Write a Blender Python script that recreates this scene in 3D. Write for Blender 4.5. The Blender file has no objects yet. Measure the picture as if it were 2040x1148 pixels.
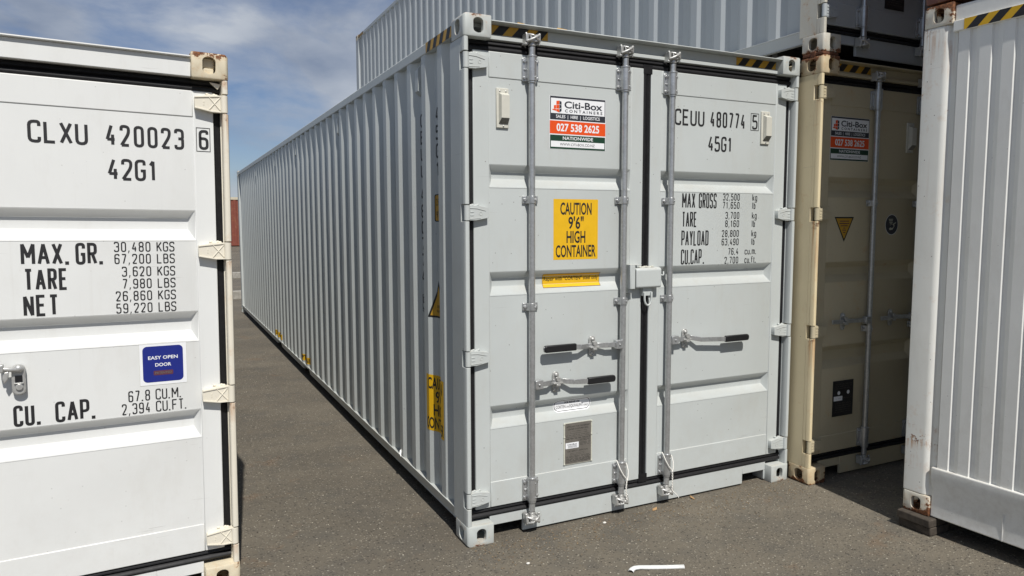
import bpy, bmesh, math, random
from mathutils import Vector, Matrix, Quaternion
random.seed(7)
SC = bpy.context.scene
COL = SC.collection
R = math.radians

# ------------------------------------------------------------------ camera
cam_d = bpy.data.cameras.new('camera')
cam_d.sensor_fit = 'HORIZONTAL'; cam_d.sensor_width = 36.0
cam_d.lens = 36.0 * 1427.0 / 2040.0
cam_d.clip_start = 0.05; cam_d.clip_end = 6000
cam = bpy.data.objects.new('camera', cam_d); COL.objects.link(cam)
_yaw, _pit, _rol = 0.45583, -0.08771, -0.00261
_f = Vector((math.sin(_yaw)*math.cos(_pit), math.cos(_yaw)*math.cos(_pit), math.sin(_pit)))
_r = Vector((math.cos(_yaw), -math.sin(_yaw), 0)); _u = _r.cross(_f)
_r2 = _r*math.cos(_rol)+_u*math.sin(_rol); _u2 = -_r*math.sin(_rol)+_u*math.cos(_rol)
cam.matrix_world = Matrix((( _r2.x, _u2.x, -_f.x, -1.463), (_r2.y, _u2.y, -_f.y, -3.5507), (_r2.z, _u2.z, -_f.z, 1.7894), (0, 0, 0, 1)))
SC.camera = cam

# ------------------------------------------------------------------ sky and sun
SUN_AZ, SUN_EL = R(-5.5), R(53.5)
sun_dir = Vector((math.sin(SUN_AZ)*math.cos(SUN_EL), -math.cos(SUN_AZ)*math.cos(SUN_EL), math.sin(SUN_EL)))
W = bpy.data.worlds.new('World'); SC.world = W; W.use_nodes = True
nt = W.node_tree; nt.nodes.clear()
def wn(t, **k):
    n = nt.nodes.new(t)
    for a, b in k.items(): setattr(n, a, b)
    return n
wo = wn('ShaderNodeOutputWorld'); bg = wn('ShaderNodeBackground'); bg.inputs[1].default_value = 0.059
sky = wn('ShaderNodeTexSky', sky_type='NISHITA', sun_disc=False)
sky.sun_elevation = SUN_EL; sky.sun_rotation = math.pi - SUN_AZ
sky.altitude = 20; sky.air_density = 1.0; sky.dust_density = 0.1; sky.ozone_density = 1.6
tc = wn('ShaderNodeTexCoord'); mp = wn('ShaderNodeMapping'); mp.inputs['Scale'].default_value = (1.0, 1.0, 2.3)
mp.inputs['Location'].default_value = (1.15, 6.3, 2.45)
nz = wn('ShaderNodeTexNoise'); nz.inputs['Scale'].default_value = 3.6; nz.inputs['Detail'].default_value = 8; nz.inputs['Roughness'].default_value = 0.56; nz.inputs['Distortion'].default_value = 0.35
cr = wn('ShaderNodeValToRGB'); cr.color_ramp.elements[0].position = 0.39; cr.color_ramp.elements[1].position = 0.56
nz2 = wn('ShaderNodeTexNoise'); nz2.inputs['Scale'].default_value = 5.5; nz2.inputs['Detail'].default_value = 9
cr2 = wn('ShaderNodeValToRGB'); cr2.color_ramp.elements[0].position = 0.35; cr2.color_ramp.elements[1].position = 0.7
cr2.color_ramp.elements[0].color = (4.0, 4.8, 6.4, 1); cr2.color_ramp.elements[1].color = (9.6, 10.2, 11.0, 1)
mx = wn('ShaderNodeMix', data_type='RGBA'); 
mm = wn('ShaderNodeMath', operation='MULTIPLY'); mm.inputs[1].default_value = 0.86
L = nt.links.new
L(tc.outputs['Generated'], mp.inputs[0]); L(mp.outputs[0], nz.inputs['Vector']); L(mp.outputs[0], nz2.inputs['Vector'])
L(nz.outputs['Fac'], cr.inputs[0]); L(nz2.outputs['Fac'], cr2.inputs[0]); L(cr.outputs[0], mm.inputs[0])
tint = wn('ShaderNodeMix', data_type='RGBA', blend_type='MULTIPLY'); tint.inputs['Factor'].default_value = 1; tint.inputs['B'].default_value = (.93, .98, 1.17, 1)
L(sky.outputs[0], tint.inputs['A']); L(mm.outputs[0], mx.inputs['Factor']); L(tint.outputs['Result'], mx.inputs['A']); L(cr2.outputs[0], mx.inputs['B'])
L(mx.outputs['Result'], bg.inputs[0]); L(bg.outputs[0], wo.inputs[0])

sun_d = bpy.data.lights.new('sun', 'SUN'); sun_d.energy = 4.9; sun_d.angle = R(0.53); sun_d.color = (1.0, 0.962, 0.91)
sun = bpy.data.objects.new('sun', sun_d); COL.objects.link(sun)
sun.rotation_mode = 'QUATERNION'; sun.rotation_quaternion = (-sun_dir).to_track_quat('-Z', 'Y')
vs = SC.view_settings; vs.view_transform = 'Standard'; vs.look = 'None'; vs.exposure = 0.0; vs.gamma = 1.0; vs.use_curve_mapping = False

# ------------------------------------------------------------------ materials
def lin(c):
    if isinstance(c, str):
        c = tuple(int(c[i:i+2], 16)/255 for i in (0, 2, 4))
        return tuple((x/12.92 if x <= .04045 else ((x+.055)/1.055)**2.4) for x in c) + (1,)
    return tuple(c) + (1,)
class NT:
    def __init__(s, name):
        s.m = bpy.data.materials.new(name); s.m.use_nodes = True
        s.t = s.m.node_tree; s.b = s.t.nodes['Principled BSDF']
        s.o = s.n('ShaderNodeTexCoord').outputs['Object']
    def n(s, t, **k):
        x = s.t.nodes.new(t)
        for a, b in k.items(): setattr(x, a, b)
        return x
    def l(s, a, b): s.t.links.new(a, b)
    def noise(s, scale, detail=4, rough=.55, vec=None, sc3=None, loc=None):
        x = s.n('ShaderNodeTexNoise'); x.inputs['Scale'].default_value = scale
        x.inputs['Detail'].default_value = detail; x.inputs['Roughness'].default_value = rough
        v = vec or s.o
        if sc3 or loc:
            m = s.n('ShaderNodeMapping'); s.l(v, m.inputs[0]); v = m.outputs[0]
            if sc3: m.inputs['Scale'].default_value = sc3
            if loc: m.inputs['Location'].default_value = loc
        s.l(v, x.inputs['Vector']); return x.outputs['Fac']
    def ramp(s, fac, p0, p1, c0=(0,0,0,1), c1=(1,1,1,1)):
        x = s.n('ShaderNodeValToRGB'); e = x.color_ramp.elements
        e[0].position, e[1].position = p0, p1; e[0].color, e[1].color = c0, c1
        s.l(fac, x.inputs[0]); return x.outputs[0]
    def mix(s, fac, a, b, bt='MIX'):
        x = s.n('ShaderNodeMix', data_type='RGBA', blend_type=bt)
        for v, i in ((fac, 'Factor'), (a, 'A'), (b, 'B')):
            if hasattr(v, 'node'): s.l(v, x.inputs[i])
            else: x.inputs[i].default_value = v
        return x.outputs['Result']
    def math(s, op, a, b=0.0):
        x = s.n('ShaderNodeMath', operation=op)
        for i, v in enumerate((a, b)):
            if hasattr(v, 'node'): s.l(v, x.inputs[i])
            else: x.inputs[i].default_value = v
        return x.outputs[0]
    def bump(s, h, strength, dist=.002, prev=None):
        x = s.n('ShaderNodeBump'); x.inputs['Strength'].default_value = strength; x.inputs['Distance'].default_value = dist
        s.l(h, x.inputs['Height'])
        if prev is not None: s.l(prev, x.inputs['Normal'])
        return x.outputs[0]
    def fin(s, col, rough=.5, normal=None, metal=None):
        if hasattr(col, 'node'): s.l(col, s.b.inputs['Base Color'])
        else: s.b.inputs['Base Color'].default_value = col
        if hasattr(rough, 'node'): s.l(rough, s.b.inputs['Roughness'])
        else: s.b.inputs['Roughness'].default_value = rough
        if normal is not None: s.l(normal, s.b.inputs['Normal'])
        if metal is not None:
            if hasattr(metal, 'node'): s.l(metal, s.b.inputs['Metallic'])
            else: s.b.inputs['Metallic'].default_value = metal
        return s.m

def paint(name, col, rust=0.0, grime=.25, specks=.5, rough=.48, streak=0.0, edge=0.0, er=(0, .05), ns=7.5, runs=(), splash=0.0, ymax=None):
    """sprayed container paint: slight mottling, dust, fine specks, optional rust"""
    a = NT(name); c = lin(col)
    big = a.ramp(a.noise(1.7, 5, .6), .3, .75)
    dark = tuple(x*(1-.16*grime) for x in c[:3]) + (1,)
    base = a.mix(big, dark, c)
    dust = a.ramp(a.noise(9, 6, .7, sc3=(1, 1, .35)), .52, .8)
    base = a.mix(a.math('MULTIPLY', dust, .35*grime), base, (.36, .31, .23, 1))
    if specks:
        v = a.n('ShaderNodeTexVoronoi'); v.inputs['Scale'].default_value = 17; a.l(a.o, v.inputs['Vector'])
        sp = a.ramp(v.outputs['Distance'], .035, .06, (1,1,1,1), (0,0,0,1))
        pick = a.ramp(v.outputs['Color'], .55, .62)
        sp = a.math('MULTIPLY', a.math('MULTIPLY', sp, pick), specks)
        base = a.mix(sp, base, (.09, .075, .06, 1))
    geo = a.n('ShaderNodeNewGeometry'); sn = a.n('ShaderNodeSeparateXYZ'); a.l(geo.outputs['Normal'], sn.inputs[0])
    up = a.ramp(sn.outputs['Z'], .25, .7)
    ldg = a.math('MULTIPLY', up, a.ramp(a.noise(11, 6, .7, sc3=(.5, 1, 1)), .38, .72))
    base = a.mix(a.math('MULTIPLY', ldg, .5), base, (.40, .345, .26, 1))
    sc = a.ramp(a.noise(3.0, 3, .5, sc3=(1.2, 1.2, 34), loc=(2, 5, 1)), .700, .725)
    sc = a.math('MULTIPLY', sc, a.ramp(a.noise(1.9, 2, .5, loc=(7, 2, 3)), .56, .66))
    base = a.mix(a.math('MULTIPLY', sc, .30), base, (.20, .185, .16, 1))
    run = a.ramp(a.noise(1.0, 5, .65, sc3=(30, 30, .7), loc=(1, 3, 0)), .60, .78)
    base = a.mix(a.math('MULTIPLY', run, .16*grime+.03), base, (.30, .26, .20, 1))
    rr = a.math('ADD', a.math('MULTIPLY', a.noise(30, 3), .14), rough-.07)
    if streak:
        st = a.ramp(a.noise(1.0, 4, .6, sc3=(26, 26, .9)), .58, .72)
        st2 = a.ramp(a.noise(1.3, 2, .5, loc=(4, 1, 2)), .45, .62)
        base = a.mix(a.math('MULTIPLY', a.math('MULTIPLY', st, st2), streak), base, (.33, .17, .06, 1))
    if splash:
        sz = a.n('ShaderNodeSeparateXYZ'); a.l(a.o, sz.inputs[0])
        low = a.ramp(sz.outputs['Z'], .05, .75, (1,1,1,1), (0,0,0,1))
        sp_ = a.math('MULTIPLY', low, a.ramp(a.noise(16, 7, .75), .44, .72))
        base = a.mix(a.math('MULTIPLY', sp_, splash), base, (.30, .25, .18, 1))
    for k_, (zr, ln, am) in enumerate(runs):      # rust bleeding down from a joint at height zr
        sz = a.n('ShaderNodeSeparateXYZ'); a.l(a.o, sz.inputs[0])
        jit = a.math('MULTIPLY', a.math('SUBTRACT', a.noise(26, 4, .6, loc=(k_*.7, 1, 0)), .5), .16)
        tt = a.math('DIVIDE', a.math('SUBTRACT', zr, a.math('ADD', sz.outputs['Z'], jit)), ln)
        fall = a.math('MULTIPLY', a.ramp(tt, .0, .02), a.ramp(tt, .02, 1.0, (1,1,1,1), (0,0,0,1)))
        thin = a.ramp(a.noise(1.0, 4, .6, sc3=(70, 70, 2.5), loc=(k_*1.7, 0, 0)), .42, .60)
        pat = a.ramp(a.noise(7.0, 4, .6, loc=(k_*2.3, 4, 0)), .42, .58) if ymax is None else a.ramp(sz.outputs['Y'], ymax-.012, ymax+.01, (1,1,1,1), (0,0,0,1))
        f_ = a.math('MULTIPLY', a.math('MULTIPLY', a.math('MULTIPLY', fall, thin), pat), am)
        base = a.mix(f_, base, (.42, .19, .055, 1))
        core = a.math('MULTIPLY', a.ramp(tt, .0, .012), a.ramp(tt, .03, .14, (1,1,1,1), (0,0,0,1)))
        core = a.math('MULTIPLY', core, a.ramp(a.noise(38, 5, .65, loc=(k_, 2, 0)), .46, .58))
        base = a.mix(a.math('MULTIPLY', a.math('MULTIPLY', core, pat), min(1, am*1.1)), base, (.13, .05, .02, 1))
    nrm = a.bump(a.noise(420, 2, .5), .06, .0006)
    nrm = a.bump(a.noise(2.2, 2, .5), .30, .010, nrm)
    if rust:
        n1 = a.noise(ns, 8, .68, loc=(1.3, .2, .7)); n2 = a.noise(42 if ns < 15 else 90, 5, .6)
        f = a.math('ADD', a.math('MULTIPLY', n1, .8), a.math('MULTIPLY', n2, .22))
        if edge:
            sx = a.n('ShaderNodeSeparateXYZ'); a.l(a.o, sx.inputs[0])
            ed = a.ramp(sx.outputs['Z'], er[0], er[1], (1,1,1,1), (0,0,0,1))
            f = a.math('ADD', f, a.math('MULTIPLY', ed, edge))
        e = .68-.24*rust
        msk = a.ramp(f, e, e+.035); halo = a.ramp(f, e-.10, e+.01)
        base = a.mix(a.math('MULTIPLY', halo, .28), base, (.50, .27, .09, 1))
        rc = a.ramp(n2, .35, .65, (.07, .026, .012, 1), (.24, .095, .035, 1))
        base = a.mix(msk, base, rc)
        rr = a.math('MAXIMUM', rr, a.math('MULTIPLY', msk, .85))
        nrm = a.bump(a.math('MULTIPLY', msk, n2), .5, .002, nrm)
    return a.fin(base, rr, nrm)

M = {}
HINGE_RUNS = [(2.61, .22, .55), (1.81, .42, .9), (1.015, .30, .7), (.216, .08, .7)]
HINGE_RUNS_L = [(2.32, .16, .6), (1.625, .10, .5), (.925, .12, .55), (.21, .08, .7), (2.47, .05, .6)]
M['main'] = paint('pale_grey_paint', (.495, .525, .512), 0, .45, .8, splash=.16)
M['main_cast'] = paint('pale_grey_casting_paint', (.49, .52, .50), .16, .5, .6, ns=17, edge=.10, er=(0, .03))
M['white'] = paint('white_paint', (.71, .72, .70), 0, .35, .25, splash=.10)
M['white_cast'] = paint('ivory_casting_paint', (.70, .625, .46), .36, .9, .5, streak=.3, edge=.14, er=(0, .03), ns=20)
M['white_post'] = paint('ivory_post_paint', (.74, .695, .58), .06, .4, .3, streak=.2, runs=HINGE_RUNS_L, ymax=.045)
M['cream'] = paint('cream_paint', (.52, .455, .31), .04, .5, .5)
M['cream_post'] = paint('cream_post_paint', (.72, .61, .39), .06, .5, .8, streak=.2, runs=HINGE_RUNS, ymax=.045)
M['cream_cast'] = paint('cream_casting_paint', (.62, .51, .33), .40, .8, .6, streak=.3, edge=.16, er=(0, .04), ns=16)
M['upper'] = paint('grey_upper_paint', (.40, .43, .445), 0, .3, .3)
M['upper_cast'] = paint('grey_upper_casting_paint', (.55, .53, .46), .24, .6, .5, streak=.3, edge=.16, er=(0, .04), ns=16)
M['right'] = paint('off_white_paint', (.80, .80, .76), 0, .6, .4, rough=.42, splash=.30)
M['right_cast'] = paint('off_white_casting_paint', (.70, .67, .57), .46, .8, .6, streak=.5, edge=.18, er=(0, .05), ns=16)
M['right_post'] = paint('off_white_post_paint', (.76, .76, .71), .06, .5, .9, streak=.2, runs=[(.435, .22, .9), (2.777, .35, .6), (.53, .06, .5)])
M['brown'] = paint('red_brown_paint', (.16, .055, .035), .4, .6, .3)
M['red'] = paint('oxide_red_paint', (.20, .055, .035), .15, .5, 0)
M['redtop'] = paint('cream_rail_paint', (.55, .50, .38), .1, .4, 0)

def simple(name, col, rough=.5, metal=0.0, bump=0.0, bs=60, var=.12):
    a = NT(name); c = lin(col)
    d = tuple(x*(1-var) for x in c[:3]) + (1,); h = tuple(min(1, x*(1+var)) for x in c[:3]) + (1,)
    n = a.noise(bs, 5, .6)
    base = a.mix(a.ramp(n, .3, .7), d, h)
    nr = a.bump(n, bump, .002) if bump else None
    return a.fin(base, a.math('ADD', a.math('MULTIPLY', a.noise(bs*.6, 3), .2), rough-.1), nr, metal)
def galv():
    a = NT('galvanised_steel')
    v = a.n('ShaderNodeTexVoronoi'); v.inputs['Scale'].default_value = 90; a.l(a.o, v.inputs['Vector'])
    sp = a.ramp(v.outputs['Color'], .2, .8, (.45, .46, .46, 1), (.52, .53, .53, 1))
    sp = a.mix(a.ramp(a.noise(14, 5, .7), .5, .72), sp, (.37, .375, .37, 1))
    return a.fin(sp, a.math('ADD', a.math('MULTIPLY', a.noise(40, 4), .16), .24), a.bump(a.noise(130, 3), .04, .001), .7)
M['galv'] = galv()
M['cast_zinc'] = simple('zinc_casting', (.50, .50, .48), .40, .55, .3, 70)
M['rubber'] = simple('black_rubber', (.009, .009, .010), .55, 0, .25, 45, .3); M['rubber'].node_tree.nodes['Principled BSDF'].inputs['Specular IOR Level'].default_value = .3
M['grip'] = simple('black_plastic_grip', (.010, .010, .011), .4, 0, .1, 90)
M['dark'] = simple('container_underside', (.03, .028, .025), .8, 0, .1, 20)
M['black_ink'] = simple('black_paint_lettering', (.014, .014, .015), .55, 0, 0, 80, .2)
M['yellow'] = simple('yellow_vinyl', (.72, .42, .008), .42, 0, 0, 25, .04)
M['amber'] = simple('amber_vinyl', (.52, .29, .025), .5, 0, 0, 25, .06)
M['white_vinyl'] = simple('white_vinyl', (.78, .79, .80), .4, 0, 0, 25, .02)
M['orange'] = simple('orange_vinyl', (.72, .075, .006), .42, 0, 0, 25, .03)
M['navy_grey'] = simple('slate_vinyl', (.028, .031, .040), .42, 0, 0, 25, .05)
M['green'] = simple('dark_green_vinyl', (.008, .045, .022), .42, 0, 0, 25, .05)
M['blue'] = simple('blue_vinyl', (.010, .020, .20), .4, 0, 0, 25, .05)
M['maroon'] = simple('maroon_print', (.10, .03, .05), .5, 0, 0, 25, .05)
M['plate'] = simple('anodised_plate', (.165, .152, .132), .45, .2, .05, 30, .12)
M['plate_dark'] = simple('dark_data_plate', (.022, .021, .020), .45, .1, .05, 30, .15)
M['plate_frame'] = simple('plate_bead', (.52, .52, .44), .5)
M['vent'] = simple('ivory_plastic', (.55, .54, .47), .5, 0, .05, 40, .04)
M['mesh'] = simple('vent_mesh', (.20, .195, .17), .6, 0, .8, 420, .8)
M['timber'] = simple('weathered_timber', (.055, .044, .033), .9, 0, .6, 22, .4)
M['cord'] = simple('white_nylon_cord', (.80, .78, .72), .7, 0, .7, 160, .15)
M['plastic'] = simple('white_plastic', (.70, .71, .69), .35, 0, .2, 45, .12)
M['pebble'] = simple('pale_stone', (.62, .60, .55), .8, 0, .5, 90, .15)
M['grit_pale'] = simple('pale_grit', (.40, .365, .29), .85, 0, .3, 120, .3); M['grit_brown'] = simple('brown_grit', (.20, .145, .085), .9, 0, .3, 120, .5); M['grit_dark'] = simple('dark_grit', (.06, .052, .042), .9, 0, .3, 120, .4)
M['leaf'] = simple('dry_leaf', (.36, .22, .10), .8, 0, .3, 90, .3)
M['concrete'] = simple('weathered_concrete', (.30, .285, .25), .9, 0, .6, 12, .25)
M['rusty'] = simple('rusty_steel', (.11, .04, .018), .9, 0, .8, 40, .5)
M['foil'] = simple('peeling_paint_flake', (.75, .76, .74), .35)

def asphalt(name='worn_asphalt'):
    a = NT(name)
    p = a.o
    big = a.noise(.55, 5, .6); med = a.noise(3.2, 5, .65)
    base = a.mix(a.ramp(big, .35, .68), (.092, .080, .061, 1), (.150, .130, .097, 1))
    base = a.mix(a.math('MULTIPLY', a.ramp(med, .48, .70), .7), base, (.082, .076, .064, 1))
    mp_ = a.n('ShaderNodeMapping'); a.l(p, mp_.inputs[0]); mp_.inputs['Rotation'].default_value = (0, 0, R(14)); 
    band = a.ramp(a.noise(1.0, 5, .6, vec=mp_.outputs[0], sc3=(.45, 1.25, 1), loc=(.4, 2.05, 0)), .50, .72)
    base = a.mix(a.math('MULTIPLY', band, .30), base, (.215, .185, .138, 1))
    oil = a.ramp(a.noise(1.7, 5, .6, loc=(1.1, 4.7, 0)), .60, .72)
    base = a.mix(a.math('MULTIPLY', oil, .6), base, (.062, .057, .050, 1))
    rustp = a.ramp(a.noise(2.1, 6, .7, loc=(9.2, 1.7, 0)), .58, .72)
    base = a.mix(a.math('MULTIPLY', rustp, .5), base, (.165, .092, .045, 1))
    # stone chips bedded in the binder, warped so that they are not round
    wv = a.n('ShaderNodeTexNoise'); wv.inputs['Scale'].default_value = 70; a.l(p, wv.inputs['Vector'])
    va = a.n('ShaderNodeVectorMath', operation='MULTIPLY_ADD'); a.l(wv.outputs['Color'], va.inputs[0]); va.inputs[1].default_value = (.012, .012, 0); a.l(p, va.inputs[2])
    v = a.n('ShaderNodeTexVoronoi'); v.inputs['Scale'].default_value = 60; a.l(va.outputs[0], v.inputs['Vector'])
    chip = a.ramp(v.outputs['Distance'], .18, .42, (1,1,1,1), (0,0,0,1))
    tone = a.n('ShaderNodeSeparateColor'); a.l(v.outputs['Color'], tone.inputs[0])
    cc = a.ramp(tone.outputs[0], .15, .95, (.033, .029, .024, 1), (.32, .28, .21, 1))
    base = a.mix(a.math('MULTIPLY', chip, .70), base, cc)
    bright = a.math('MULTIPLY', a.ramp(tone.outputs[1], .74, .98), a.ramp(v.outputs['Distance'], .20, .40, (1,1,1,1), (0,0,0,1)))
    base = a.mix(a.math('MULTIPLY', bright, .75), base, (.40, .37, .30, 1))
    v2 = a.n('ShaderNodeTexVoronoi'); v2.inputs['Scale'].default_value = 150; a.l(p, v2.inputs['Vector'])
    pit = a.ramp(v2.outputs['Color'], .80, .90)
    base = a.mix(a.math('MULTIPLY', pit, .55), base, (.035, .032, .028, 1))
    h = a.math('ADD', a.math('MULTIPLY', chip, 1.1), a.math('MULTIPLY', a.noise(190, 4, .7), .6))
    n = a.bump(h, .75, .006); n = a.bump(big, .4, .03, n)
    return a.fin(base, .88, n)
M['asphalt'] = asphalt()

# ------------------------------------------------------------------ mesh helpers
class MB:
    def __init__(s): s.v = []; s.f = []; s.mi = []; s.T = None
    def add(s, vs_, fs, m=0):
        b = len(s.v); s.v += [tuple(s.T @ Vector(p)) if s.T else tuple(p) for p in vs_]
        for f in fs: s.f.append(tuple(i+b for i in f)); s.mi.append(m)
    def box(s, x0, x1, y0, y1, z0, z1, m=0):
        s.add([(x0,y0,z0),(x1,y0,z0),(x1,y1,z0),(x0,y1,z0),(x0,y0,z1),(x1,y0,z1),(x1,y1,z1),(x0,y1,z1)],
              [(0,3,2,1),(4,5,6,7),(0,1,5,4),(1,2,6,5),(2,3,7,6),(3,0,4,7)], m)
    def prism(s, pts, axis, a0, a1, m=0):
        """polygon pts extruded along axis; pts are the other two coords in cyclic order (y: (x,z))"""
        n = len(pts)
        def mk(p, a): return {'x': (a, p[0], p[1]), 'y': (p[0], a, p[1]), 'z': (p[0], p[1], a)}[axis]
        vs_ = [mk(p, a0) for p in pts] + [mk(p, a1) for p in pts]
        area = sum(pts[i][0]*pts[(i+1) % n][1]-pts[(i+1) % n][0]*pts[i][1] for i in range(n))
        flip = (area > 0) ^ (axis == 'y') ^ (a1 < a0)
        fs = [tuple(range(n)), tuple(range(2*n-1, n-1, -1))] + [(i, n+i, n+(i+1) % n, (i+1) % n) for i in range(n)]
        if flip: fs = [tuple(reversed(f)) for f in fs]
        s.add(vs_, fs, m)
    def cyl(s, p0, p1, r, n=14, m=0, r1=None, caps=True):
        p0, p1 = Vector(p0), Vector(p1); d = (p1-p0).normalized(); a = d.orthogonal().normalized(); b = d.cross(a)
        r1 = r if r1 is None else r1
        vs_ = [p0+(a*math.cos(t)+b*math.sin(t))*r for t in [2*math.pi*i/n for i in range(n)]]
        vs_ += [p1+(a*math.cos(t)+b*math.sin(t))*r1 for t in [2*math.pi*i/n for i in range(n)]]
        fs = [(i, (i+1) % n, n+(i+1) % n, n+i) for i in range(n)]
        if caps: fs += [tuple(reversed(range(n))), tuple(range(n, 2*n))]
        s.add(vs_, fs, m)
    def tube(s, path, r, n=8, m=0, closed=False):
        P = [Vector(p) for p in path]; k = len(P); rings = []
        up = None
        for i, p in enumerate(P):
            if closed: d = P[(i+1) % k]-P[i-1]
            else: d = P[min(i+1, k-1)]-P[max(i-1, 0)]
            d.normalize()
            if up is None: up = d.orthogonal().normalized()
            up = (up-d*up.dot(d)).normalized(); w = d.cross(up)
            rings.append([p+(up*math.cos(t)+w*math.sin(t))*r for t in [2*math.pi*j/n for j in range(n)]])
        vs_ = [q for rg in rings for q in rg]; fs = []
        for i in range(k if closed else k-1):
            j = (i+1) % k
            for q in range(n): fs.append((i*n+q, i*n+(q+1) % n, j*n+(q+1) % n, j*n+q))
        if not closed: fs += [tuple(reversed(range(n))), tuple(range((k-1)*n, k*n))]
        s.add(vs_, fs, m)
    def ball(s, c, r, m=0, sz=(1, 1, 1), n=10, k=6):
        vs_ = []; fs = []
        for i in range(k+1):
            th = math.pi*i/k
            for j in range(n):
                ph = 2*math.pi*j/n
                vs_.append((c[0]+r*sz[0]*math.sin(th)*math.cos(ph), c[1]+r*sz[1]*math.sin(th)*math.sin(ph), c[2]+r*sz[2]*math.cos(th)))
        for i in range(k):
            for j in range(n): fs.append((i*n+j, (i+1)*n+j, (i+1)*n+(j+1) % n, i*n+(j+1) % n))
        s.add(vs_, fs, m)
    def mesh(s, name, mats, smooth=35):
        me = bpy.data.meshes.new(name); me.from_pydata(s.v, [], s.f)
        for m in mats: me.materials.append(M[m] if isinstance(m, str) else m)
        me.polygons.foreach_set('material_index', s.mi)
        if smooth:
            me.polygons.foreach_set('use_smooth', [True]*len(s.f)); me.set_sharp_from_angle(angle=R(smooth))
        me.update(); return me
    def build(s, name, mats, parent=None, bevel=0, smooth=35, label=None, seg=2):
        if isinstance(mats, str): mats = [mats]
        o = bpy.data.objects.new(name, s.mesh(name, mats, smooth)); COL.objects.link(o)
        if parent: o.parent = parent
        if bevel: add_bevel(o, bevel, seg)
        if label: o['label'] = label
        return o
def add_bevel(o, w, seg=2):
    b = o.modifiers.new('edge_rounding', 'BEVEL'); b.width = w; b.segments = seg; b.limit_method = 'ANGLE'; b.angle_limit = R(40); b.use_clamp_overlap = True
def thing(name, label, cat, loc=(0,0,0), rot=(0,0,0), group=None):
    o = bpy.data.objects.new(name, None); COL.objects.link(o); o.location = loc; o.rotation_euler = rot
    o['label'] = label; o['category'] = cat; o.empty_display_size = .2
    if group: o['group'] = group
    return o
def tag(o, label, cat, group=None):
    o['label'] = label; o['category'] = cat
    if group: o['group'] = group
    return o
def structure(o): o['kind'] = 'structure'; return o
def inst(me, name, parent, loc=(0,0,0), rot=(0,0,0), scale=(1,1,1), bevel=0):
    o = bpy.data.objects.new(name, me); COL.objects.link(o); o.parent = parent; o.location = loc; o.rotation_euler = rot; o.scale = scale
    if bevel: add_bevel(o, bevel)
    return o

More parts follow.
